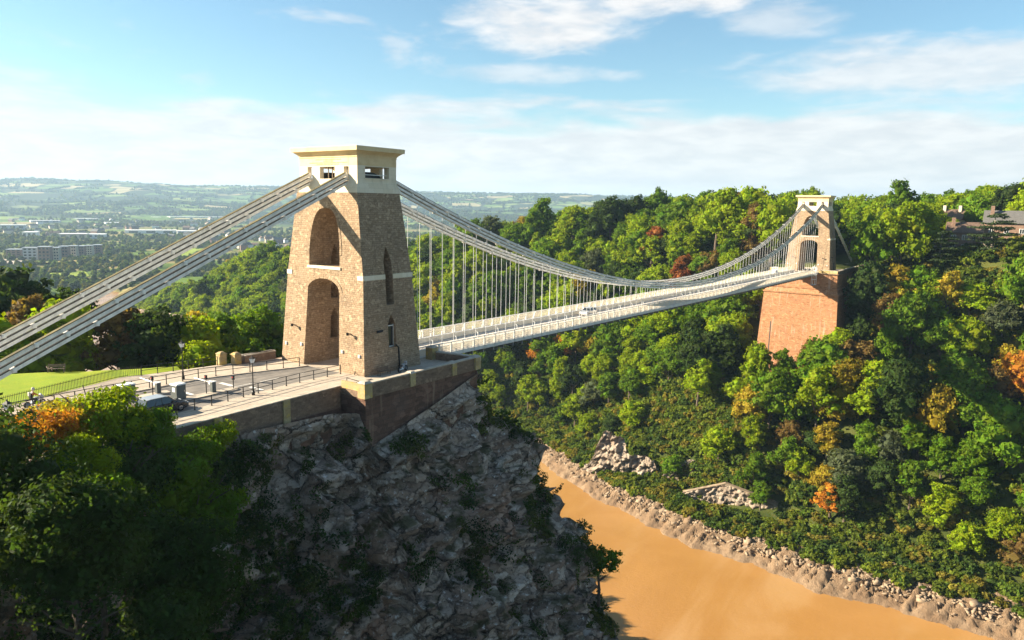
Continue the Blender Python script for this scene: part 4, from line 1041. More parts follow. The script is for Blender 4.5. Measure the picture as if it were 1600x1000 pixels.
def island(x0, x1, y0, y1):
    p = []
    for i in range(9): a = -math.pi/2+math.pi*i/8; p.append((x1+(y1-y0)/2*math.cos(a), (y0+y1)/2+(y1-y0)/2*math.sin(a)))
    p += [(x0,y1),(x0,y0)]; return p
struct(MB().prism(island(-29,-17.6,-1.9,-0.55), -0.1, 0.13, 'z').build('toll_island', MAT['concrete'], bevel=0.03))
struct(MB().prism(island(-34,-22.6,2.4,3.5), -0.1, 0.13, 'z').build('toll_island', MAT['concrete'], bevel=0.03))
for x0, x1, y, w in ((-17.0,-14.5,-0.3,0.12),(-13.5,-11.0,-0.35,0.12),(-10,-7.5,-0.4,0.12),(-16.8,-16.3,1.4,2.2),(-21.5,-21.1,1.2,2.3),(-15.8,-15.4,-2.6,2.2)):
    struct(MB().box(x0,x1,y-w/2,y+w/2,0.004,0.008).build('road_marking', MAT['marking']))
# lawn behind the railings
lx = np.linspace(-62, -16, 60); lu = np.linspace(0, 1, 26)
LY0 = np.array([Fe(x)+0.1 for x in lx]); LY1 = np.interp(lx, [-62,-40,-30,-25.5,-20,-16], [46,31,23,19.2,15,12.2])
GXl = np.repeat(lx[:,None], 26, 1); GYl = LY0[:,None]+(LY1-LY0)[:,None]*lu[None,:]; GZl = 0.10+0.25*smooth(lu, 0, .9)[None,:]+0.06*fbm(GXl/3, GYl/3, seed=81, octaves=3)
GZl[:, -1] -= 1.2
struct(link('lawn', npmesh('lawn', np.stack([GXl, GYl, GZl], -1).reshape(-1, 3), grid_faces(60, 26)), MAT['lawn'], smooth=True))

# railings
PB = MB().tube([(0,0,0),(0,0,1.08)],0.05,6).lathe([(0.09,0),(0.09,0.05),(0.05,0.08)],0,0,6).mesh('post'); PB.materials.append(MAT['dark'])
def railing(label, pts, two=True):
    t = thing('railing', label, 'railing', (0,0,0), 0, 'railings along the toll road')
    for p in pts: link('post', PB, None, t, p)
    for h, nm in ((1.05,'top_rail'),(0.58,'middle_rail')):
        MB().tube([(x,y,z+h) for x, y, z in pts], 0.035, 6).build(nm, MAT['dark'], t)
    return t
railing('black post and rail fence between the near footway and the road', [(x, Rn(x), 0.12) for x in np.arange(-5.6, -46, -1.9)])
railing('black post and rail fence along the far footway of the toll road', [(x, Rf(x), 0.12) for x in np.arange(-5.9, -46, -1.87)])
railing('black railing along the dark drop behind the far footway', [(x, Fe(x)-0.15, 0.12) for x in np.arange(-11.9, -21, -1.7)])
t = thing('step_handrail', 'short black handrail beside the steps at the near tower corner', 'handrail', (-9.0,-9.4,0))
MB().tube([(0,0,0.1),(0,0,1.0)],0.04,6).tube([(0.9,-1.0,0.0),(0.9,-1.0,0.6)],0.04,6).build('post', MAT['dark'], t); MB().tube([(0,0,1.0),(0.9,-1.0,0.6)],0.035,6).build('top_rail', MAT['dark'], t)
# spiked park fence
t = thing('park_fence', 'black spiked iron fence in front of the sunlit lawn', 'fence', (0,0,0))
fx = np.arange(-50, -20.4, 0.17); pal = MB()
for x in fx: pal.beam((x, Fe(x)+0.02, 0.1), (x, Fe(x)+0.02, 1.22), 0.03, 0.03, up=(0,1,0))
stuff(pal.build('palings', MAT['dark'], t))
for h, nm in ((0.25,'bottom_rail'),(1.05,'top_rail')): MB().tube([(x, Fe(x)+0.05, h) for x in np.arange(-50, -20.3, 1.5)], 0.025, 5).build(nm, MAT['dark'], t)

# lamp posts
def lamp_post(label, loc, h):
    t = thing('lamp_post', label, 'lamp post', loc, 0.4, 'old style lamp posts by the toll road')
    MB().lathe([(0.17,0),(0.17,0.35),(0.11,0.45),(0.09,0.9),(0.06,1.1),(0.045,h-1.0),(0.08,h-0.95),(0.04,h-0.85),(0.03,h-0.72)],0,0,10).build('post', MAT['dark'], t)
    MB().box(-0.35,0.35,-0.02,0.02,h-1.12,h-1.08).build('ladder_bar', MAT['dark'], t)
    ln_ = MB().frustum((-0.13,0.13,-0.13,0.13,h-0.72),(-0.23,0.23,-0.23,0.23,h-0.30)).build('lantern', MAT['lampglass'], t)
    MB().frustum((-0.27,0.27,-0.27,0.27,h-0.298),(-0.06,0.06,-0.06,0.06,h-0.10)).lathe([(0.05,h-0.10),(0.06,h-0.05),(0.01,h+0.08)],0,0,8).build('lantern_roof', MAT['dark'], ln_)
    for a, b in ((-1,-1),(1,-1),(1,1),(-1,1)): MB().beam((a*0.13,b*0.13,h-0.72),(a*0.235,b*0.235,h-0.30),0.025,0.025).build('lantern_bar', MAT['dark'], ln_)
lamp_post('black lamp post with white lantern on the near footway', (-17.75,-5.15,0.12), 4.1)
lamp_post('black lamp post with white lantern on the far footway before the trees', (-18.5,6.5,0.12), 4.35)
lamp_post('white lantern of a lamp post poking above the orange bush at left edge', (-40.3,-6.4,0.0), 4.4)

# toll equipment
def cabinet(label, loc, rz, w, d, h):
    t = thing('toll_cabinet', label, 'cabinet', loc, rz, 'grey cabinets on the toll islands')
    MB().box(-w/2,w/2,-d/2,d/2,0,h).build('housing', MAT['greycabinet'], t, bevel=0.02)
    MB().frustum((-w/2-0.06,w/2+0.06,-d/2-0.06,d/2+0.06,h+0.002),(-w/2,w/2,-d/2,d/2,h+0.12)).build('roof', MAT['cabinettop'], t)
    dr = MB().box(-w/2+0.08,w/2-0.08,-d/2-0.015,-d/2+0.003,0.12,h-0.12).build('door', MAT['greycabinet'], t); MB().box(w/2-0.22,w/2-0.16,-d/2-0.05,-d/2-0.012,h*0.5,h*0.5+0.2).build('handle', MAT['chrome'], dr)
    MB().box(-w/2-0.004,-w/2+0.002,-0.2,0.2,h*0.55,h*0.85).build('display', MAT['lampglass'], t)
cabinet('large grey cabinet with pale roof on the nearer toll island', (-23.4,-0.95,0.13), 0.1, 1.05, 0.95, 1.5)
cabinet('grey cabinet with white roof half hidden behind the green bush', (-26.6,2.9,0.13), 0.1, 1.3, 1.0, 1.45)
def barrier(label, loc, alen, up):
    t = thing('toll_barrier', label, 'barrier', loc, 0, 'toll barriers')
    MB().box(-0.22,0.22,-0.22,0.22,0,1.08).build('housing', MAT['greycabinet'], t, bevel=0.02); MB().box(-0.25,0.25,-0.25,0.25,1.082,1.14).build('housing_top', MAT['cabinettop'], t)
    MB().beam((0,0.25,0.95),(0,0.25+alen,0.95+up),0.06,0.10).build('arm', MAT['white'], t)
    MB().box(-0.12,0.12,0.26,0.6,0.75,1.12).build('arm_bracket', MAT['white'], t)
barrier('toll barrier with short white arm on the nearer island', (-19.6,-0.95,0.13), 3.2, 0.05)
barrier('toll barrier with white arm on the island farther from the camera', (-23.4,2.85,0.13), 3.2, 0.15)
def signal(label, loc, h):
    t = thing('signal_post', label, 'signal', loc, 0, 'thin black signal posts')
    MB().tube([(0,0,0),(0,0,h)],0.05,8).build('post', MAT['dark'], t); MB().box(-0.10,0.10,-0.12,0.12,h-0.42,h+0.02).build('head', MAT['dark'], t); MB().box(-0.115,-0.10,-0.06,0.06,h-0.2,h-0.08).build('lens', MAT['redlamp'], t)
signal('thin black signal post left of the nearer toll barrier', (-20.4,-1.0,0.13), 1.9)
signal('thin black signal post beside the farther toll barrier', (-24.1,2.6,0.13), 1.9)
signal('short black signal post at the tip of the nearer toll island', (-17.4,-1.2,0.13), 1.35)

# benches
def bench(label, loc, rz):
    t = thing('bench', label, 'bench', loc, rz, 'benches')
    for i in range(3): MB().box(-0.9,0.9,-0.05+i*0.14,0.06+i*0.14,0.44,0.48).build('seat_slat', MAT['timber'], t)
    for i in range(3): MB().box(-0.9,0.9,0.40,0.44,0.56+i*0.13,0.65+i*0.13).build('back_slat', MAT['timber'], t)
    for x in (-0.8, 0.8):
        for y in (-0.02, 0.36): MB().box(x-0.04,x+0.04,y-0.04,y+0.04,0,0.44).build('leg', MAT['timber'], t)
        MB().box(x-0.035,x+0.035,0.445,0.50,0.44,0.95).build('back_post', MAT['timber'], t); MB().box(x-0.04,x+0.04,-0.05,0.44,0.62,0.66).build('armrest', MAT['timber'], t)
bench('dark bench at the back edge of the sunlit lawn', (-26.2,19.2,0.33), math.radians(-40))
bench('dark bench against the shaded flank of the near tower', (-2.3,-8.4,0.0), 0.0)

# ------------------------------------------------------------------ vehicles
def wheel(parent, x, y, r, w):
    wh = MB().tube([(0,-w/2,0),(0,w/2,0)], r, 18).build('wheel', MAT['rubber'], parent, (x,y,r)); MB().tube([(0,-w/2-0.01,0),(0,w/2+0.01,0)], r*0.62, 12).build('rim', MAT['chrome'], wh)
def car(name, label, loc, rz, body, L_=4.3, Wd=1.8, H=1.5, roofmat=None):
    t = thing(name, label, 'car', loc, rz); h2 = Wd/2
    prof = [(-L_/2,0.35),(-L_/2,0.72),(-L_/2+0.10,0.92),(-L_/2+0.30,0.98),(L_/2-1.25,0.98),(L_/2-0.25,0.80),(L_/2,0.62),(L_/2,0.32),(L_/2-0.25,0.22),(-L_/2+0.2,0.22)]
    b = MB(); n_ = len(prof); rows = []
    for yy, k in ((-h2,0.94),(-h2*0.93,1.0),(h2*0.93,1.0),(h2,0.94)):
        rows.append([(x*k if abs(x) > L_*0.4 else x, yy, 0.22+(z-0.22)*(0.95 if abs(yy) == h2 else 1.0)) for x, z in prof])
    vs = [p for r_ in rows for p in r_]; fs = [tuple(range(n_))[::-1], tuple(range(3*n_, 4*n_))]
    for i in range(3):
        for j in range(n_): fs.append((i*n_+j, i*n_+(j+1) % n_, (i+1)*n_+(j+1) % n_, (i+1)*n_+j))
    b.add(vs, fs).build('body', body, t, bevel=0.04)
    gx = [(-L_/2+0.22,0.97),(-L_/2+0.55,H-0.06),(0.25,H-0.04),(L_/2-1.20,0.97)]
    gh = MB(); vs = [(x, s*(h2*0.93 if z < 1.1 else h2*0.74), z) for s in (-1, 1) for x, z in gx]
    gh.add(vs, [(0,1,2,3),(7,6,5,4),(0,4,5,1),(1,5,6,2),(2,6,7,3),(3,7,4,0)]).build('windows', MAT['glass'], t)
    rf = [(-L_/2+0.50,H-0.055),(-L_/2+0.9,H),(0.0,H+0.01),(0.32,H-0.05)]
    vs = [(x, s*h2*0.77, z) for s in (-1, 1) for x, z in rf] + [(x, s*h2*0.77, z-0.05) for s in (-1, 1) for x, z in rf]
    MB().add(vs, [(0,4,5,1),(1,5,6,2),(2,6,7,3),(8,9,13,12),(9,10,14,13),(10,11,15,14),(0,1,9,8),(1,2,10,9),(2,3,11,10),(4,12,13,5),(5,13,14,6),(6,14,15,7),(0,8,12,4),(3,7,15,11)]).build('roof', roofmat or body, t)
    for s in (-1, 1):
        for xa, za, xb, zb in ((-L_/2+0.24,0.98,-L_/2+0.55,H-0.05),(L_/2-1.2,0.98,0.28,H-0.04),(-0.35,0.98,-0.35,H-0.04)):
            MB().beam((xa,s*h2*0.935,za),(xb,s*h2*0.755,zb),0.06,0.07).build('pillar', body, t)
        MB().box(0.55,0.72,s*h2*0.96-0.09,s*h2*0.96+0.09,0.98,1.12).build('mirror', body, t)
        MB().box(L_/2-0.16,L_/2-0.02,s*h2*0.66-0.2,s*h2*0.66+0.2,0.58,0.74).build('headlight', MAT['lampglass'], t); MB().box(-L_/2-0.012,-L_/2+0.1,s*h2*0.74-0.14,s*h2*0.74+0.14,0.66,0.88).build('tail_light', MAT['redlamp'], t)
        for x in (-L_/2+0.85, L_/2-0.85): wheel(t, x, s*(h2-0.1), 0.33, 0.22)
    MB().box(-L_/2-0.014,-L_/2,-0.26,0.26,0.48,0.59).build('number_plate', MAT['yellowplate'], t); MB().box(L_/2,L_/2+0.014,-0.26,0.26,0.40,0.51).build('number_plate', MAT['white'], t)
    return t
car('parked_car', 'black car with glossy pale roof waiting beside the nearer toll island', (-26.7,-3.7,0.0), 0.0, MAT['carblack'], 4.5, 1.85, 1.62, MAT['carsilver'])
car('car', 'small silver hatchback driving along the middle of the bridge deck', (60.3,0.9,deck_z(60)-0.04), math.pi, MAT['carsilver'], 4.0, 1.72, 1.48)

def motorcycle(name, label, loc, rz, panel, lean=0.0):
    t = thing(name, label, 'motorcycle', loc, rz)
    for x in (-0.70, 0.72): wheel(t, x, 0, 0.31, 0.13)
    MB().tube([(0.72,0.1,0.31),(0.45,0.1,0.92)],0.03,6).tube([(0.72,-0.1,0.31),(0.45,-0.1,0.92)],0.03,6).build('front_fork', MAT['chrome'], t)
    MB().prism([(-0.35,0.30),(0.30,0.28),(0.42,0.62),(-0.25,0.62)],-0.15,0.15,'y').build('engine', MAT['chrome'], t, bevel=0.03)
    MB().prism([(-0.15,0.63),(0.38,0.66),(0.42,0.88),(0.15,0.96),(-0.12,0.84)],-0.15,0.15,'y').build('tank', panel, t, bevel=0.05)
    MB().prism([(-0.85,0.72),(-0.12,0.70),(-0.14,0.80),(-0.5,0.80),(-0.88,0.90)],-0.14,0.14,'y').build('saddle', MAT['blackcloth'], t, bevel=0.03)
    MB().prism([(0.45,0.72),(0.80,0.66),(0.78,0.98),(0.58,1.22),(0.50,1.0)],-0.2,0.2,'y').build('fairing', panel, t, bevel=0.05)
    MB().tube([(0.42,-0.36,1.0),(0.50,0,1.04),(0.42,0.36,1.0)],0.02,6).build('handlebar', MAT['dark'], t)
    MB().tube([(-0.1,-0.17,0.35),(-0.85,-0.2,0.42)],0.06,8).build('exhaust', MAT['chrome'], t)
    MB().box(0.80,0.84,-0.1,0.1,0.76,0.92).build('headlight', MAT['lampglass'], t)
    return t
mc = motorcycle('motorcycle', 'dark motorcycle with pale fairing ridden past the park fence', (-33.2,7.2,0.0), 0.15, MAT['carsilver'])
motorcycle('motorcycle', 'parked motorcycle beside the bench at the near tower flank', (0.4,-8.6,0.0), 0.2, MAT['carsilver'])
# rider: one skinned body, helmet and backpack on it
def rider(label, loc, rz):
    J = {'pelvis':(-0.32,0,0.90,0.17),'belly':(-0.26,0,1.10,0.16),'chest':(-0.16,0,1.32,0.18),'neck':(-0.08,0,1.52,0.065),'head':(-0.04,0,1.68,0.115),'crown':(-0.04,0,1.80,0.09)}
    E_ = [('pelvis','belly'),('belly','chest'),('chest','neck'),('neck','head'),('head','crown')]
    for s, n_ in ((-1,'r'),(1,'l')):
        J.update({'sh'+n_:(-0.14,s*0.20,1.42,0.075),'el'+n_:(0.10,s*0.30,1.20,0.055),'wr'+n_:(0.36,s*0.31,1.06,0.04),'ha'+n_:(0.44,s*0.31,1.03,0.035),
                  'hip'+n_:(-0.28,s*0.12,0.88,0.11),'kn'+n_:(0.16,s*0.24,0.72,0.075),'an'+n_:(-0.10,s*0.24,0.34,0.05),'to'+n_:(0.10,s*0.24,0.27,0.045)})
        E_ += [('chest','sh'+n_),('sh'+n_,'el'+n_),('el'+n_,'wr'+n_),('wr'+n_,'ha'+n_),('pelvis','hip'+n_),('hip'+n_,'kn'+n_),('kn'+n_,'an'+n_),('an'+n_,'to'+n_)]
    ks = list(J); me = bpy.data.meshes.new('body'); me.from_pydata([J[k_][:3] for k_ in ks], [(ks.index(a), ks.index(b)) for a, b in E_], [])
    o = bpy.data.objects.new('tmp_body', me); COL.objects.link(o); md = o.modifiers.new('s', 'SKIN')
    sv = me.skin_vertices[0].data if me.skin_vertices else None
    if sv is None:
        bm = bmesh.new(); bm.from_mesh(me); bm.verts.layers.skin.verify(); bm.to_mesh(me); bm.free(); sv = me.skin_vertices[0].data
    for i, k_ in enumerate(ks): sv[i].radius = (J[k_][3], J[k_][3]); sv[i].use_root = (k_ == 'pelvis')
    o.modifiers.new('u', 'SUBSURF').levels = 2
    o.modifiers['u'].render_levels = 2
    dg = bpy.context.evaluated_depsgraph_get(); dg.update(); bme = bpy.data.meshes.new_from_object(o.evaluated_get(dg)); bpy.data.objects.remove(o)
    bme.materials.clear(); bme.materials.append(MAT['blackcloth']); bme.materials.append(MAT['orangecloth']); bme.materials.append(MAT['skin'])
    for p in bme.polygons:
        c_ = p.center; p.use_smooth = True
        if c_.x > 0.38 and c_.z > 0.95: p.material_index = 2
        elif abs(c_.y) > 0.20 and c_.z > 1.0: p.material_index = 1
        elif c_.z > 1.52: p.material_index = 2
    t = thing('person', label, 'person', loc, rz)
    link('body', bme, None, t)
    h_ = MB().lathe([(0.10,1.60),(0.145,1.66),(0.150,1.76),(0.12,1.86),(0.05,1.91)],0,0,14).build('helmet', MAT['greycloth'], t, (-0.04,0,0), smooth=True); MB().box(0.06,0.135,-0.09,0.09,1.68,1.76).build('visor', MAT['glass'], h_)
    MB().box(-0.52,-0.34,-0.15,0.15,1.10,1.50).build('backpack', MAT['greycloth'], t, bevel=0.05)
rider('person in black with orange sleeves and pale backpack riding the motorcycle', (-33.2,7.2,0.0), 0.15)

# white inspection cradles near the far tower
def cradle(label, loc, rz, hang):
    t = thing('inspection_cradle', label, 'cradle', loc, rz, 'white inspection cradles at the far end of the deck')
    for x in (-0.9, 0.9):
        for y in (-0.55, 0.55): MB().tube([(x,y,-hang),(x,y,2.4)],0.07,6).build('upright', MAT['white'], t)
    for z in (-hang,-hang/2,0.2,1.3,2.4):
        MB().beam((-0.9,-0.55,z),(0.9,-0.55,z),0.08,0.08).beam((-0.9,0.55,z),(0.9,0.55,z),0.08,0.08).beam((-0.9,-0.55,z),(-0.9,0.55,z),0.08,0.08).beam((0.9,-0.55,z),(0.9,0.55,z),0.08,0.08).build('frame_ring', MAT['white'], t)
    MB().beam((-0.9,-0.55,0.2),(0.9,-0.55,2.4),0.06,0.06).beam((0.9,-0.55,0.2),(-0.9,-0.55,2.4),0.06,0.06).build('brace', MAT['white'], t)
    if hang > 1: MB().box(-2.4,2.4,-0.5,0.5,-hang-0.12,-hang).build('platform', MAT['underside'], t); MB().tube([(2.3*math.cos(a)*0.9-0.2,-0.2,1.6+1.5*math.sin(a)) for a in np.linspace(0.2, 2.9, 9)],0.09,6).build('hoop', MAT['white'], t)
    else: MB().box(-1.5,1.5,-0.5,0.5,0.3,1.5).build('panel', MAT['white'], t)
cradle('white hooped inspection cradle hanging from the near parapet before the far tower', (197.5,-5.55,deck_z(197)), 0, 3.4)
cradle('white box shaped cradle on the hidden side parapet before the far tower', (187,4.3,deck_z(187)), 0, 0.3)
# ------------------------------------------------------------------ trees
ORD = ['first','second','third','fourth','fifth','sixth','seventh','eighth','ninth','tenth','eleventh','twelfth','thirteenth','fourteenth','fifteenth','sixteenth']
def put_tree(name, K, x, y, z, s, col, rz, sz=None):
    t = bpy.data.objects.new(name, None); COL.objects.link(t); t.location = (x, y, z); t.rotation_euler = (0,0,rz); t.scale = (s, s, s if sz is None else sz)
    c_ = link('crown', K['crown'], None, t); c_.color = (*col, 1)
    link('trunk', K['trunk'], None, t)
    return t
# fine-leaved kinds for trees close to the camera
FINE = []
for kind, nl, ls, sd, rad, base in [('ragged',15000,0.135,21,4.6,4.0),('dome',16000,0.13,22,4.6,3.5),('ragged',14000,0.15,23,4.4,3.8),('shrub',9000,0.12,24,3.2,0.2),('shrub',9000,0.12,25,3.0,0.2),('ragged',3200,0.16,26,3.0,3.0)]:
    cm = crown(kind, nl, ls, sd, rad, 0.62); cm.transform(Matrix.Translation((0,0,base))); cm.materials.append(MAT['leaf'])
    tm = trunk((base+rad)*0.9, 0.2, rad, max(base, 0.8), sd, 7); tm.materials.append(MAT['bark'])
    FINE.append(dict(kind=kind, crown=cm, trunk=tm, rad=rad, top=base+rad*(0.9 if kind == 'shrub' else 1.35)))
near_list = [   # kind, x, y, top z, scale, colour, label
 (0,-46.5,-30.5,4.5,1.15,DARKGREEN,'large dark tree filling the bottom left corner'),
 (2,-40.0,-27.5,-1.0,1.1,DARKGREEN,'dark tree at the bottom beside the ivy covered cliff'),
 (1,-48.5,-24.0,7.0,1.1,DARKGREEN,'dark rounded tree at the left edge below the orange bush'),
 (2,-42.0,-23.5,1.6,0.9,MIDGREEN,'mid green tree in the middle of the shaded left foreground'),
 (0,-41.0,-18.6,3.2,0.62,BRIGHT,'small tree with sunlit bright leaves above the dark foreground trees'),
 (2,-44.5,-34.5,-2.5,1.0,DARKGREEN,'dark tree at the bottom edge nearest the camera'),
 (3,-36.2,-11.6,5.2,1.4,BRIGHT,'big yellow-green bush growing up to the toll road'),
 (4,-38.6,-12.2,5.2,1.1,YELLOW,'yellow leaved bush left of the big yellow-green bush'),
 (4,-41.6,-14.2,5.4,0.95,ORANGE,'orange leaved bush below the left lamp lantern'),
 (3,-33.0,-12.2,3.2,1.15,MIDGREEN,'green bush in front of the black car'),
 (4,-29.8,-12.9,0.5,1.1,MIDGREEN,'green bush spilling over the start of the approach wall'),
 (3,-44.5,-17.6,6.0,1.0,ORANGE,'orange tinted bush at the far left edge'),
 (4,-33.5,-15.0,0.6,1.5,MIDGREEN,'shaded green bush under the big yellow-green bush'),
 (3,-37.5,-16.5,1.8,1.4,DARKGREEN,'dark green bush beneath the yellow bush on the slope'),
 (4,-26.2,-11.6,0.35,0.75,BRIGHT,'sunlit bush on top of the approach wall'),
 (3,-30.5,-14.8,-3.2,1.3,MIDGREEN,'shaded bush hanging on the upper cliff beside the wall'),
 (5,25.6,-22.4,-28.0,1.0,MIDGREEN,'small thin tree leaning out from the right edge of the cliff'),
]
for k_, x, y, ztop, s, col, lab in near_list:
    K = FINE[k_]; t = put_tree('bush' if K['kind'] == 'shrub' else 'tree', K, x, y, ztop-K['top']*s, s, col, x*1.7)
    tag(t, lab, 'bush' if K['kind'] == 'shrub' else 'tree', 'foreground trees and bushes')
# trees behind the lawn and on the slope beyond it
park = [
 (3,-19.5,32.5,5.2,1.05,BRIGHT,'bright green tree behind the bench on the lawn'),(0,-26.5,36.5,4.3,0.9,BRIGHT,'bright green tree at the left behind the lawn'),
 (4,-13.8,29.3,5.0,0.85,BRONZE,'bronze brown tree behind the right end of the lawn'),(1,-10.5,27.5,4.4,0.9,DARKGREEN,'dark green tree right of the bronze brown tree'),
 (2,-6.0,24.5,3.2,0.85,BRIGHT,'bright green tree behind the far lamp post'),(3,-1.0,25.5,2.6,0.85,MIDGREEN,'mid green tree above the low wall with pillars'),
 (0,8.5,31.0,2.4,0.8,MIDGREEN,'mid green tree just left of the near tower foot'),(2,-10.2,17.0,1.6,0.5,BRIGHT,'small bright tree beside the black railing'),
 (7,-13.0,66.0,7.5,1.1,DARKGREEN,'very dark tall tree at the left edge behind the land chain'),(0,-17.5,60.0,5.0,1.05,DARKGREEN,'dark tree under the land chain at the left edge'),
 (1,-9.0,56.0,4.6,0.85,DARKGREEN,'dark tree with golden top seen left of the river'),(4,-14.5,46.0,2.4,0.8,BRONZE,'bronze tree between the two land chains'),
 (3,-18.0,47.0,4.6,0.8,BRONZE,'brownish tree behind the bright lawn trees'),(2,3.0,50.0,-1.0,0.9,DARKGREEN,'dark tree right of the river bend'),
 (5,2.5,37.0,1.5,0.75,YELLOW,'yellow tinted tree behind the bright lamp post tree'),(0,14.0,40.0,-1.5,0.9,BRIGHT,'bright tree low on the slope left of the near tower'),
 
 (0,20.0,55.0,-5.0,0.95,MIDGREEN,'green tree beyond the low wall left of the tower'),(4,5.0,58.0,-1.0,0.95,MIDGREEN,'green ragged tree below the lower land chain'),
]
for k_, x, y, ztop, s, col, lab in park:
    K = KINDS[k_]; zg = float(height(x, y))-0.5; zc = ztop-K['top']*s*1.06
    t = bpy.data.objects.new('tree', None); COL.objects.link(t); t.location = (x, y, min(zg, zc)); t.rotation_euler = (0,0,x*1.3)
    c_ = link('crown', K['crown'], None, t, (0,0,max(zc-zg, 0))); c_.scale = (s,s,s); c_.color = (*col, 1)
    w_ = link('trunk', K['trunk'], None, t); w_.scale = (s, s, s*(1+max(zc-zg, 0)/(K['top']*s*0.85)))
    tag(t, lab, 'tree', 'trees behind the lawn')

# ---- the woods across the river: individuals where they show largest, the rest one mass
r_ = np.random.default_rng(5)
cell = 7.6; gx, gy = np.meshgrid(np.arange(140, 380, cell), np.arange(-150, 600, cell), indexing='ij')
wx = (gx+r_.uniform(-2.9, 2.9, gx.shape)).ravel(); wy = (gy+r_.uniform(-2.9, 2.9, gy.shape)).ravel()
tt = wx-x_far(wy)
HOUSES = [(248,-55,11),(243,-43,9),(262,-52,8),(275,-40,14),(262,28,10)]
ok = (tt > 25) & ~((wx > 193) & (wx < 268) & (np.abs(wy) < 16.5)) & ~((tt < 44) & (wy > 8) & (wy < 60) & (tt > 26) & (r_.random(len(wx)) < 0.75))
for hx, hy, hr in HOUSES: ok &= np.hypot(wx-hx, wy-hy) > hr
ok &= ~((wy > 470) & (wx > 300))
wx, wy, tt = wx[ok], wy[ok], tt[ok]; wz = height(wx, wy)-0.4
wk = r_.integers(0, 8, len(wx)); ws = r_.uniform(0.85, 1.4, len(wx))*np.where(tt > 85, 1.12, 1.0)*np.where(tt < 42, 0.75, 1.0)
wtop = np.array([KINDS[k_]['top'] for k_ in wk])*ws; wrad = np.array([KINDS[k_]['rad'] for k_ in wk])*ws
cx3 = np.stack([wx, wy, wz+wtop-wrad*0.8], 1); X_ = cx3-CAM; dep = X_ @ FW; px = 800+FPX*(X_ @ RT)/dep; py = 500-FPX*(X_ @ UP)/dep; pr = FPX*wrad/dep
clear = ~((px > 1440) & (py-pr*1.2 < 392) & (dep < 272)) & ~((px > 1190) & (px < 1235) & (py-pr < 350) & (dep < 285) & (py > 330))
wx, wy, tt, wz, wk, ws, wtop, wrad, dep, px, py, pr = [q_[clear] for q_ in (wx, wy, tt, wz, wk, ws, wtop, wrad, dep, px, py, pr)]
infr = (px > -60) & (px < 1680) & (py > 200) & (py < 1060)
# colours: a green mixture, autumn tints where they stand in the wood
pal = [BRIGHT, MIDGREEN, DARKGREEN, GREYGREEN, YELLOW, BRONZE, ORANGE, RUST]
w_sun = np.array([0.49,0.36,0.11,0.015,0.02,0.005,0.0,0.0]); w_r = np.array([0.32,0.42,0.14,0.03,0.06,0.02,0.01,0.0])
ci = np.array([r_.choice(8, p=(w_r if px[i] > 1290 and py[i] > 400 else w_sun)) for i in range(len(wx))])
dark_zone = (py < 350) & (px < 1000) & (px > 700); ci[dark_zone & (r_.random(len(wx)) < 0.7)] = 2
for qx, qy, c_ in [(1035,380,7),(1045,415,7),(1108,398,5),(1165,345,5),(1190,375,5),(870,532,6),(925,515,6),(850,560,6),(1348,330,6),(1400,455,4),(1490,498,4),(1445,590,4),(1300,655,4),(1450,655,4),(1570,575,4),(1355,555,5),(1235,690,5),(1000,345,4),(690,460,4),(335,400,4),(1500,860,0),(1560,880,0),(1260,850,0),(1440,830,0),(1080,610,0),(1010,560,0),(900,640,0),(1110,520,0),(1180,600,0),(960,390,0),(1120,350,0),(1150,380,0),(820,420,0),(1545,720,1),(1380,790,2),(1340,880,6),(700,470,4),(660,520,0),(790,600,0)]:
    i = int(np.argmin(np.where(infr, np.hypot(px-qx, py-qy)+dep*0.05, 9e9))); ci[i] = c_
tone = 1+0.16*r_.uniform(-1, 1, (len(wx), 1)); colr = np.array([pal[c_] for c_ in ci])*tone
# which trees actually show: paint discs from the front backwards into a coarse picture
buf = np.zeros((250, 400), bool); vis = np.zeros(len(wx)); yy_, xx_ = np.mgrid[0:250, 0:400]*4.0+2
for i in np.argsort(dep):
    if not infr[i]: continue
    x0, x1, y0, y1 = [int(np.clip(q/4, 0, lim)) for q, lim in ((px[i]-pr[i], 400), (px[i]+pr[i]+4, 400), (py[i]-pr[i]*1.1, 250), (py[i]+pr[i]*1.6+4, 250))]
    if x1 <= x0 or y1 <= y0: continue
    sub = buf[y0:y1, x0:x1]; disc = ((xx_[y0:y1, x0:x1]-px[i])/pr[i])**2+((yy_[y0:y1, x0:x1]-py[i]-pr[i]*.2)/(pr[i]*1.25))**2 < 1
    vis[i] = (disc & ~sub).sum(); sub |= disc
hid = (px > 437) & (px < 655) & (py > 300); hid |= (px < 760) & (py > 560); vis[hid] *= 0.05
order = np.argsort(-vis); N_IND = 255; chosen = order[:N_IND]; chosen = chosen[vis[chosen] > 0]
ind = np.zeros(len(wx), bool); ind[chosen] = True
def zone(x, y):
    if x < 440: return 'wood left of near tower'
    yd = np.interp(x, [640,1230,1300], [530,425,420])
    if x > 1315 and y < 395: return 'ridge right of far tower'
    if x > 1300: return 'slope right of red abutment'
    if y < yd: return 'wood behind the deck' if x < 980 else 'hillside left of far tower'
    return 'slope under the deck' if x < 1010 else 'slope below red abutment'
groups_ = {}
for i in chosen:
    zn = zone(px[i], py[i]); band = int(py[i]//45); groups_.setdefault((zn, band), []).append(i)
zb = {}
for (zn, band) in groups_: zb.setdefault(zn, []).append(band)
KN = {'dome': 'rounded', 'tall': 'tall', 'ragged': 'ragged'}
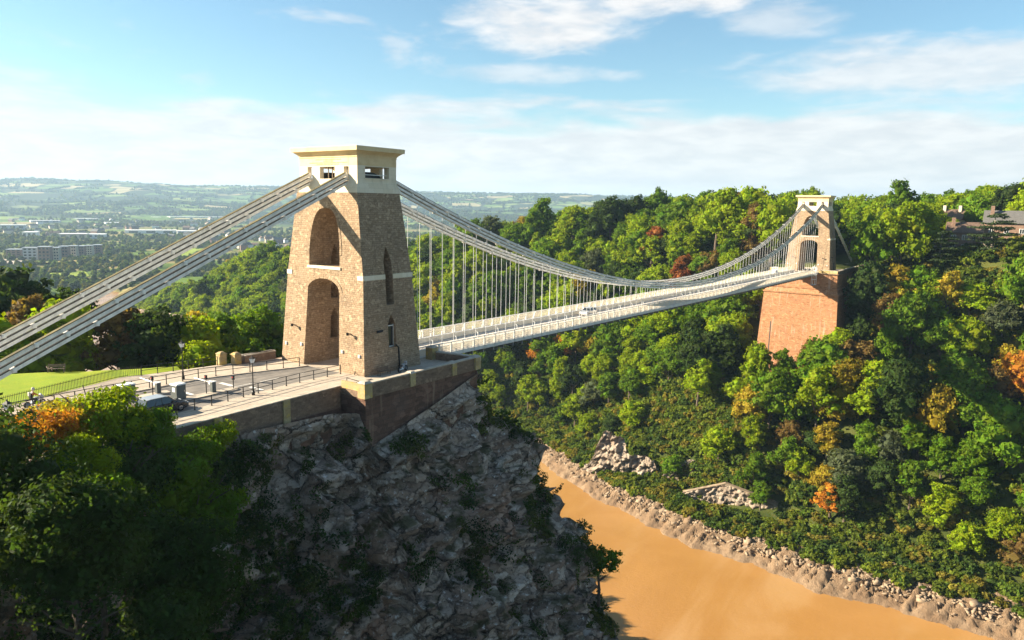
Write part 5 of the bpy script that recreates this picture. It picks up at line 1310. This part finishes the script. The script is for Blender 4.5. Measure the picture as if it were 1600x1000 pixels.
for (zn, band), ids in groups_.items():
    rows = sorted(zb[zn]); rw = rows.index(band)
    byc = {}
    for i in sorted(ids, key=lambda q: px[q]): byc.setdefault((ci[i], KINDS[wk[i]]['kind']), []).append(i)
    for (c_, kd), L_ in byc.items():
        for j, i in enumerate(L_):
            rowname = 'top row' if rw == 0 else ('lowest row' if rw == len(rows)-1 else ORD[rw]+' row down')
            lab = f"{CNAME[pal[c_]]} {KN[kd]} tree, " + (f"{ORD[min(j, 15)]} such from left, " if len(L_) > 1 else '') + f"{rowname}, {zn}"
            t = put_tree('tree', KINDS[wk[i]], wx[i], wy[i], wz[i], ws[i], tuple(colr[i]), r_.uniform(0, 6.28), ws[i]*r_.uniform(0.82, 1.22)); t.scale.x *= r_.uniform(0.85, 1.2); tag(t, lab, 'tree', 'trees of the wood across the river')
rest = ~ind
INST = variant_meshes([K['crown'] for K in KINDS], MAT['leafinst'])
n_ = int(rest.sum()); w_ = instancer('woodland', np.stack([wx[rest], wy[rest], wz[rest]], 1), INST, np.repeat(ws[rest][:,None], 3, 1), r_.uniform(0, 6.28, n_), colr[rest], wk[rest])
stuff(w_, 'mass of green woodland filling the hillside between the single trees', 'woodland')

# undergrowth between the trees and along the bank
SH = [crown('shrub', 700, 0.26, 90+i, 1.6, 0.7) for i in range(3)]
for m_ in SH: m_.materials.append(MAT['leafinst'])
n_ = 9500; uy = r_.uniform(-140, 330, n_); ut = np.concatenate([r_.uniform(9.5, 34, 3400), r_.uniform(28, 110, n_-3400)]); ux = x_far(uy)+ut
okk = ~((ux > 196) & (ux < 268) & (np.abs(uy) < 17)) & ~((ut < 44) & (ut > 28) & (uy > 8) & (uy < 60) & (r_.random(n_) < 0.6)) & ~((uy > -10) & (uy < 24) & (ut > 22.5) & (ut < 30))
ux, uy, ut = ux[okk], uy[okk], ut[okk]
ey = r_.uniform(3, 70, 1700); et = r_.uniform(27, 66, 1700); ex2 = r_.uniform(205, 246, 700); ey2 = r_.uniform(-90, -22, 700)
ux = np.concatenate([ux, x_far(ey)+et, ex2]); uy = np.concatenate([uy, ey, ey2]); n_ = len(ux)
ucol = np.array([(0.16,0.20,0.02),(0.10,0.15,0.018),(0.06,0.10,0.018),(0.22,0.19,0.03),(0.13,0.17,0.02)])[r_.integers(0, 5, n_)]*r_.uniform(0.75, 1.2, (n_, 1))
usc = r_.uniform(0.7, 1.9, n_)
w_ = instancer('undergrowth', np.stack([ux, uy, far_surface(ux, uy)-0.2], 1), SH, np.stack([usc, usc, usc*r_.uniform(0.6, 1.1, n_)], 1), r_.uniform(0, 6.28, n_), ucol, r_.integers(0, 3, n_))
stuff(w_, 'low scrub and creepers covering the far slope and the top of the bank', 'undergrowth')

# mostly hidden trees added behind the cliff to cast shadow on the water
nb = 150; ny_ = r_.uniform(8, 150, nb); nxx = x_near(ny_)-r_.uniform(-1, 42, nb); nz_ = height(nxx, ny_)-0.5
okb = nxx > 24; nxx, ny_, nz_ = nxx[okb], ny_[okb], nz_[okb]; nb = len(nxx); nsc = r_.uniform(0.7, 1.15, nb)
w_ = instancer('near_bank_shade_trees', np.stack([nxx, ny_, nz_], 1), INST, np.repeat(nsc[:,None], 3, 1), r_.uniform(0, 6.28, nb), np.array([MIDGREEN, BRIGHT, DARKGREEN])[r_.integers(0, 3, nb)], r_.integers(0, 8, nb))
stuff(w_, 'mostly hidden trees added on the near bank to shade the water', 'woodland')
# ivy and ledge plants on the near cliff
IV = []
for sd in (31, 32, 33):
    q = np.random.default_rng(sd); n_ = 90; d = q.normal(0, 1, (n_, 3)); d[:,2] = np.abs(d[:,2]); d /= np.linalg.norm(d, axis=1, keepdims=True)
    v_, f_ = leaf_quads(d*np.array([1.0,1.0,0.5])*q.uniform(0.5, 1.0, (n_, 1)), d, 0.13, q); m_ = npmesh('ivy_tuft', v_, f_); m_.materials.append(MAT['leafinst']); IV.append(m_)
nn = np.cross(np.gradient(CLIFF, axis=0), np.gradient(CLIFF, axis=1)); nn /= np.linalg.norm(nn, axis=2, keepdims=True)+1e-9
if (nn[..., 1].mean()) > 0: nn = -nn
ivm = fbm(CLIFF[...,0]/6, CLIFF[...,1]/6, CLIFF[...,2]/6, seed=91, octaves=3)
left = np.interp(CLIFF[...,0]-0.28*CLIFF[...,2], [-22,-13], [1, 0])
gully = smooth(np.abs(vnoise((X0-0.25*Z0+0.35*Y0)/13, Z0/60, seed=47)), 0.28, 0.05)
dens = np.clip(left*(0.75+0.9*ivm), 0, 1)*1.0 + 0.55*smooth(ivm+0.55*gully+0.25*nn[...,2], 0.45, 0.75)*(1-left) + 0.8*smooth(CLIFF[...,0]-0.12*(-CLIFF[...,2]), 9.5, 15)*smooth(ivm, -0.45, 0.2)
dens *= (CLIFF[...,2] < -0.2)*(HH > 1.0)
sp_area = np.gradient(S)[:,None]*0.36
prob = np.clip(dens*sp_area*3.0, 0, 1); sel = r_.random(prob.shape) < prob
iv = CLIFF[sel]+nn[sel]*0.15; ivn = nn[sel]; n_ = len(iv)
pitch = np.arctan2(np.hypot(ivn[:,0], ivn[:,1]), ivn[:,2]); yaw_ = np.arctan2(ivn[:,1], ivn[:,0])
tilt = np.stack([np.zeros(n_), pitch, yaw_], 1)
isc = r_.uniform(0.55, 1.5, n_); icol = np.array([(0.05,0.085,0.018),(0.035,0.065,0.018),(0.07,0.11,0.02),(0.10,0.12,0.03)])[r_.integers(0, 4, n_)]*r_.uniform(0.7, 1.2, (n_, 1))
w_ = instancer('cliff_ivy', iv, IV, np.stack([isc, isc, isc], 1), yaw_, icol, r_.integers(0, 3, n_), tilt)
stuff(w_, 'dark ivy and ledge plants hanging over the near cliff', 'ivy')
print('ivy', n_, 'woods', len(wx), 'undergrowth', len(ux))
# ------------------------------------------------------------------ far bank details
def on_ray(px, py, d):
    v_ = FW+RT*(px-800)/FPX+UP*(500-py)/FPX; return CAM+v_/np.linalg.norm(v_)*d
def rock_face(name, label, x0, y0, x1, y1, zb, ht, lean, seed):
    """stepped quarried face between two plan points"""
    L_ = math.hypot(x1-x0, y1-y0); nu_, nv_ = int(L_/0.35)+2, int(ht/0.35)+2
    u, w = np.meshgrid(np.linspace(0, 1, nu_), np.linspace(0, 1, nv_), indexing='ij')
    X = x0+(x1-x0)*u; Y = y0+(y1-y0)*u; hh = ht*w*np.clip(np.minimum(u, 1-u)*5, 0.25, 1)*(0.8+0.3*vnoise(u*5, 0, seed=seed))
    nx_, ny_ = -(y1-y0)/L_, (x1-x0)/L_
    if nx_ > 0: nx_, ny_ = -nx_, -ny_
    idv, f1_, f2_ = cells(X/2.2+hh*0.3, Y/2.2, hh/2.4, seed); dd = 1.3*fbm(X/5, Y/5, hh/5, seed=seed, octaves=3)+2.4*facets(Y/2.4+hh*0.2, X/5, hh/2.0, seed)+1.0*facets(Y/0.9, X/3, hh/0.9, seed+9)
    v_ = np.stack([X+nx_*dd+lean*hh*-nx_, Y+ny_*dd+lean*hh*-ny_, zb+hh], -1).reshape(-1, 3)
    o = link(name, npmesh(name, v_, grid_faces(nu_, nv_)), MAT['palerock']); return tag(o, label, 'rock face', 'bare rock faces on the far bank')
rock_face('rock_face', 'pale bare rock face above the river path under the deck', 166, 62, 172, 34, -75.5, 14, 0.45, 201)
rock_face('rock_face', 'smaller bare rock face right of the larger one among creepers', 171.5, 33, 171, 12, -74, 11, 0.5, 202)
rw = thing('retaining_wall', 'pale rubble retaining wall with sloping coping by the river bank', 'wall', (0,0,0))
w0, w1, w2 = (160.0,21.5,-76.5), (164.5,9.0,-76.5), (166.0,-7.5,-77.0)
for (a, ha), (b, hb) in (((w0,4.0),(w1,8.6)),((w1,8.6),(w2,6.0))):
    L_ = math.hypot(b[0]-a[0], b[1]-a[1]); nu_, nv_ = int(L_/0.35), 26
    u, w = np.meshgrid(np.linspace(0, 1, nu_), np.linspace(0, 1, nv_), indexing='ij'); hh = (ha+(hb-ha)*u)*w
    X = a[0]+(b[0]-a[0])*u+1.2*w; Y = a[1]+(b[1]-a[1])*u
    dd = 1.0*facets(Y/0.9, X/4, hh/0.8, 210)+0.4*fbm(Y/3, hh/3, seed=211, octaves=3)
    f_ = link('wall_face', npmesh('wall_face', np.stack([X-dd, Y+0*X, a[2]+(b[2]-a[2])*u+hh], -1).reshape(-1, 3), grid_faces(nu_, nv_)), MAT['palerock'], rw)
    MB().beam((a[0]+1.9,a[1],a[2]+ha+0.08),(b[0]+1.9,b[1],b[2]+hb+0.08),1.6,0.22).build('coping', MAT['stoneblock'], f_)
for k_, x, y, top, sc_, col, lab in ((2,199.0,-14.5,-20,1.0,BRIGHT,'yellow-green tree hiding the right foot of the red abutment'),(5,196.5,-6.5,-25,0.9,BRONZE,'bronze tree before the right half of the red abutment'),(4,195.5,1.0,-28.5,0.85,MIDGREEN,'green tree before the middle of the red abutment'),
     (3,195.0,9.5,-33,0.85,BRIGHT,'bright tree at the left foot of the red abutment'),(6,203.0,-20.0,-17,0.9,DARKGREEN,'dark tree beside the shaded flank of the red abutment'),(1,212.0,-19.5,-11,0.9,DARKGREEN,'dark tree below the far approach platform'),(0,222.0,-20.5,-3.5,0.9,MIDGREEN,'green tree under the far approach parapet')):
    K = KINDS[k_]; tag(put_tree('tree', K, x, y, top-K['top']*sc_, sc_, col, x), lab, 'tree', 'trees at the red abutment')
# ------------------------------------------------------------------ houses on the far plateau
def house(label, loc, rz, w, d, h, rh, wall, roof, floors=2, cols=3, bays=True, cat='house', chim=((0.35,0.2),)):
    t = thing('house', label, cat, loc, rz, 'houses above the gorge')
    MB().box(-w/2,w/2,-d/2,d/2,-3,h).build('wall', wall, t)
    o_ = 0.5; r_f = MB().prism([(-d/2-o_,h+0.004),(d/2+o_,h+0.004),(d/2+o_,h+0.2),(0,h+rh+0.2),(-d/2-o_,h+0.2)], -w/2-o_, w/2+o_, 'x').build('roof', roof, t)
    for cx_, cy2 in chim:
        MB().box(cx_*w-0.55,cx_*w+0.55,cy2*d-0.4,cy2*d+0.4,h,h+rh+1.7).build('chimney', wall, r_f)
    for fl in range(floors):
        z = 0.9+fl*(h/floors)
        for side in (-1, 1):
            for i in range(cols):
                x = -w/2+w*(i+0.5)/cols; y = side*d/2
                fr = MB().box(x-0.75,x+0.75,y-0.06,y+0.06,z,z+1.7).build('window', MAT['white'], t)
                for k_ in (-1, 1): MB().box(x+k_*0.34-0.28,x+k_*0.34+0.28,y-0.075,y+0.075,z+0.12,z+1.58).build('pane', MAT['glass'], fr)
        for side in (-1, 1):
            x = side*w/2
            for y in (-d/4, d/4):
                fr = MB().box(x-0.06,x+0.06,y-0.75,y+0.75,z,z+1.7).build('window', MAT['white'], t)
                for k_ in (-1, 1): MB().box(x-0.075,x+0.075,y+k_*0.34-0.28,y+k_*0.34+0.28,z+0.12,z+1.58).build('pane', MAT['glass'], fr)
    return t
def hz(x, y): return float(height(x, y))
house('big brick gabled house with white bay windows at the right edge', (248,-55,8.0), math.radians(95), 13, 9, 8.5, 4.2, MAT['brickhouse'], MAT['slate'], 2, 3)
house('brick house with white windows between the two cedars', (243,-43,6.5), math.radians(100), 10, 8, 6.5, 3.5, MAT['brickhouse'], MAT['tileroof'], 2, 3)
house('pale gabled house high behind the right cedar', (288,-52,11.0), math.radians(60), 13, 9, 8, 4.5, MAT['render'], MAT['tileroof'], 2, 3, chim=((0.3,0),(-0.3,0)))
house('cream villa with several chimneys above the left cedar', (286,-32,9.0), math.radians(80), 14, 10, 8, 4.0, MAT['render'], MAT['tileroof'], 2, 3, chim=((0.4,0.1),(0,0.1),(-0.4,0.1)))
house('old brown house whose chimneys show left of the far tower', (250,30,1.0), math.radians(85), 12, 9, 9, 4.0, MAT['brickhouse'], MAT['tileroof'], 2, 3, chim=((0.4,0.1),(0.0,0.1),(-0.35,0.1)))
cm = crown('cedar', 4200, 0.34, 61, 7.5, 0.5); cm.transform(Matrix.Translation((0,0,6.0))); cm.materials.append(MAT['leaf'])
tm = trunk(17, 0.45, 5.5, 6.5, 61, 8); tm.materials.append(MAT['palebark'])
for x, y, top, s, lab in ((224,-38.5,14.0,0.85,'flat layered dark cedar left of the brick houses'),(229,-52.5,20.0,1.0,'tall layered cedar in front of the big gabled house')):
    t = bpy.data.objects.new('cedar_tree', None); COL.objects.link(t); t.location = (x, y, top-18.2*s); t.scale = (s,s,s); tag(t, lab, 'tree', 'cedars by the houses')
    c_ = link('crown', cm, None, t); c_.color = (0.05,0.075,0.03,1); link('trunk', tm, None, t)

# ------------------------------------------------------------------ the town in the valley
def flat(px, py, z=-77.0):
    v_ = FW+RT*(px-800)/FPX+UP*(500-py)/FPX; t_ = (z-CAM[2])/v_[2]; return CAM+v_*t_
occupied = []
def block(name, label, cat, group, x0, x1, yt, yb, depth, wall, roof, rows, cols, zg=-77.0, flatroof=True, turn=0.0):
    a, b = flat(x0, yb, zg), flat(x1, yb, zg); c_ = (a+b)/2; w = np.linalg.norm(b-a); d = np.linalg.norm(c_-CAM); h = (yb-yt)/FPX*d
    ang = math.atan2(b[1]-a[1], b[0]-a[0])+turn; t = thing(name, label, cat, (c_[0], c_[1], min(zg, hz(c_[0], c_[1]))), ang, group)
    h += zg-t.location.z
    MB().box(-w/2,w/2,0,depth,-4,h).build('wall', wall, t)
    if flatroof: MB().box(-w/2-0.8,w/2+0.8,-0.8,depth+0.8,h+0.01,h+1.0).build('roof', roof, t)
    else: MB().prism([(-w/2-1,h+0.01),(w/2+1,h+0.01),(w/2-0.1*w,h*1.35),(-w/2+0.1*w,h*1.35)], -1, depth+1, 'y').build('roof', roof, t)
    for r0 in range(rows):
        for c0 in range(cols):
            x = -w/2+w*(c0+0.5)/cols; z = h*(r0+0.35)/rows; ww = w/cols*0.27; hh_ = h/rows*0.24
            MB().box(x-ww,x+ww,-0.25,0.1,z,z+2*hh_).build('window', MAT['glass'], t)
    occupied.append((c_[0], c_[1], w*0.6+depth*0.6)); return t
AP = 'apartment blocks in the valley'
for i, (x0, x1, yt, yb, wl_) in enumerate([(10,33,381,400,'redbrickfar'),(36,58,379,402,'greywall'),(60,78,378,404,'redbrickfar'),(80,92,379,403,'render'),(93,106,377,402,'redbrickfar'),(108,119,376,400,'render'),(120,131,376,399,'redbrickfar'),(133,144,375,397,'render'),(146,157,374,396,'redbrickfar')]):
    nm = ['leftmost brick','blue grey','second brick','first pale','third brick','second pale','fourth brick','last pale','rightmost brick'][i]
    block('apartment_block', f'{nm} apartment block in the valley row seen under the land chains', 'building', AP, x0, x1, yt+11, yb, 16, MAT[wl_], MAT['greywall'], 4, 3)
WH = 'warehouses and sheds in the valley'
for x0, x1, yt, yb, lab, wl_ in [(197,252,338,343,'long white shed roof at the foot of the wooded ridge','whitewall'),(266,356,337.5,342.5,'very long pale shed right of the first white shed','whitewall'),(195,276,358,366,'large white curved roof warehouse in the middle of the town','whitewall'),(277,316,360,365,'low white shed right of the large warehouse','whitewall'),(92,135,364,372,'white warehouse behind the apartment row','render'),(137,164,365,371,'small white shed right of the white warehouse','whitewall'),(35,57,361,371,'white shed left of the apartment trees','whitewall'),(0,40,350,359,'blue grey office block at the left edge of the town','greywall'),(106,155,341,345,'low pale sheds far off left of the long white shed','whitewall'),(48,95,344,348,'grey industrial sheds far off at the left','greywall'),(165,190,347,351,'small pale shed amid far houses','whitewall')]:
    block('warehouse', lab, 'building', WH, x0, x1, yt+(yb-yt)*0.35, yb, 45, MAT[wl_], MAT['whitewall'], 1, 3)
q = np.random.default_rng(77)
for i in range(110):
    if i < 80: a, b = q.uniform(0, 400), q.uniform(345, 373)
    else: a, b = q.uniform(330, 450), q.uniform(372, 392)
    p_ = flat(a, b, -77)
    if any(math.hypot(p_[0]-ox, p_[1]-oy) < rr+8 for ox, oy, rr in occupied): continue
    zg = hz(p_[0], p_[1]); s = q.uniform(0.9, 1.5)
    wl_ = [MAT['whitewall'], MAT['render'], MAT['redbrickfar'], MAT['render']][i % 4]
    t = thing('house', f"small {['white walled','pale rendered','red brick','cream rendered'][i % 4]} house with {['brown tiled','grey','dark grey'][i % 3]} roof, {'left' if a < 130 else 'middle' if a < 280 else 'right'} part of the distant town, {'farther' if b < 352 else 'middle' if b < 362 else 'nearer'} row", 'house', (p_[0], p_[1], zg), q.uniform(0, 3.14), 'small houses of the distant town')
    w, d, h = 16*s, 9*s, 6.5*s
    MB().box(-w/2,w/2,-d/2,d/2,-3,h).build('wall', wl_, t); MB().prism([(-d/2-.5,h+.01),(d/2+.5,h+.01),(0,h+d*.45)], -w/2-.5, w/2+.5, 'x').build('roof', [MAT['tileroof'], MAT['slate'], MAT['slate']][i % 3], t)
    occupied.append((p_[0], p_[1], w*0.7))
def patch(name, pts, mat, dz=0.6):
    P_ = [flat(a, b, -77) for a, b in pts]; c_ = sum(P_)/len(P_); n_ = 14
    # draped over the ground as a fan of small cells
    V_, F_ = [], []
    for i in range(len(P_)):
        a, b = P_[i], P_[(i+1) % len(P_)]
        for j in range(n_+1):
            for k_ in range(7):
                e = a+(b-a)*(k_/6); p_ = c_+(e-c_)*(j/n_); V_.append((p_[0], p_[1], hz(p_[0], p_[1])+dz))
        o0 = i*(n_+1)*7
        F_ += [(o0+j*7+k_, o0+j*7+k_+1, o0+(j+1)*7+k_+1, o0+(j+1)*7+k_) for j in range(n_) for k_ in range(6)]
    me = bpy.data.meshes.new(name); me.from_pydata(V_, [], F_); bm = bmesh.new(); bm.from_mesh(me); bmesh.ops.remove_doubles(bm, verts=bm.verts, dist=0.01); bmesh.ops.recalc_face_normals(bm, faces=bm.faces); bm.to_mesh(me); bm.free()
    if me.polygons and sum(p.normal.z for p in me.polygons) < 0: me.flip_normals()
    for p_ in P_: pass
    occupied.append((c_[0], c_[1], 0.42*max(np.linalg.norm(x_-c_) for x_ in P_)))
    return struct(link(name, me, mat))
patch('playing_field', [(243,415),(262,413),(322,388),(312,385),(285,386),(255,398)], MAT['lawn'])
patch('playing_field', [(345,392),(370,391),(368,387),(350,387)], MAT['lawn'])
patch('meadow', [(72,434),(110,440),(140,430),(132,424),(85,424)], MAT['lawn'])
patch('road_bridge', [(0,412),(30,417),(62,412),(40,405),(6,403)], MAT['concrete'])
patch('meadow', [(200,520),(262,528),(320,520),(300,500),(230,490)], MAT['mud'], 0.8)

# trees of the valley floor, the ridge and the hedgerows: far off, one mass
FAR = []
for i, (kd, nl, ls) in enumerate((('dome',420,1.15),('dome',380,1.1),('ragged',380,1.1),('tall',360,1.0))):
    c_ = crown(kd, nl, ls, 130+i, 5.5, 0.85, False); c_.materials.append(MAT['leafinst']); FAR.append(c_)
P_ = []
def scatter(n_, r0, r1, thr, scale, seed, a0=-0.1, a1=0.68):
    aa = CA+q.uniform(a0, a1, n_); rr = np.sqrt(q.uniform(r0*r0, r1*r1, n_)); x, y = CAM[0]+rr*np.cos(aa), CAM[1]+rr*np.sin(aa)
    k_ = fbm(x/scale, y/scale, seed=seed, octaves=3) > thr; return x[k_], y[k_], rr[k_]
for args in ((2600,480,1100,0.0,90,301),(5200,1000,2300,-0.02,130,302),(7000,2200,4200,0.10,220,303),(9000,4250,5150,-0.28,260,304,-0.05,0.7),(9000,5100,8200,0.22,420,305,-0.35,0.7)):
    P_.append(np.stack(scatter(*args), 1))
for i in range(520):
    rr = q.uniform(4400, 8200); aa = CA+q.uniform(-0.35, 0.7); x, y = CAM[0]+rr*math.cos(aa), CAM[1]+rr*math.sin(aa); th_ = q.choice([aa, aa+1.57])+q.normal(0, .35); n_ = int(q.uniform(10, 28))
    tq = np.arange(n_)*14.0; P_.append(np.stack([x+tq*math.cos(th_), y+tq*math.sin(th_), np.full(n_, rr)], 1))
for i in range(110):
    rr = q.uniform(700, 2600); aa = CA+q.uniform(-0.0, 0.68); x, y = CAM[0]+rr*math.cos(aa), CAM[1]+rr*math.sin(aa); th_ = aa+1.57+q.normal(0, .5); n_ = int(q.uniform(8, 24))
    tq = np.arange(n_)*9.0; P_.append(np.stack([x+tq*math.cos(th_), y+tq*math.sin(th_), np.full(n_, rr)], 1))
VP = np.concatenate(P_); vx, vy, vr = VP.T
keep = ~((np.abs(vx-(x_far(vy)+x_near(vy))/2) < 42) & (vy < 760)) & ~((vx > 140) & (vx < 380) & (vy < 560)) & ~((vr < 700) & (vx < x_near(vy)-60))
for ox, oy, rr in occupied: keep &= np.hypot(vx-ox, vy-oy) > rr*0.72
# the line of sight down to the bend of the river stays open
bl = np.arctan2(vy-CAM[1], vx-CAM[0]); keep &= ~((np.abs(bl-math.atan2(677-CAM[1], 281-CAM[0])) < 0.02) & (vr < 900))
vx, vy, vr = vx[keep], vy[keep], vr[keep]; n_ = len(vx)
vs_ = q.uniform(0.55, 1.15, n_)*np.interp(vr, [500,2000,5000,8000], [0.9,1.0,1.35,1.5])
vc = np.array([(0.075,0.12,0.02),(0.05,0.085,0.022),(0.11,0.155,0.025),(0.04,0.065,0.02),(0.13,0.14,0.03)])[q.integers(0, 5, n_)]*q.uniform(0.8, 1.2, (n_, 1))
w_ = instancer('valley_trees', np.stack([vx, vy, height(vx, vy)-1.0], 1), FAR, np.repeat(vs_[:,None], 3, 1), q.uniform(0, 6.28, n_), vc, q.integers(0, 4, n_))
stuff(w_, 'distant trees, hedges and woods scattered over the valley and hills', 'trees')
print('valley trees', n_)
# ------------------------------------------------------------------ air
haze = NT('haze_air'); haze.n.remove(haze.p)
pv = haze.new('ShaderNodeVolumePrincipled'); pv.inputs['Color'].default_value = (0.52,0.75,1.0,1); pv.inputs['Density'].default_value = 0.00008; pv.inputs['Anisotropy'].default_value = 0.2
haze.l(pv.outputs[0], haze.out.inputs['Volume'])
stuff(MB().box(-29500,29500,-29500,29500,-90,240).build('haze', haze.m), 'thin pale morning haze over the valley', 'haze')
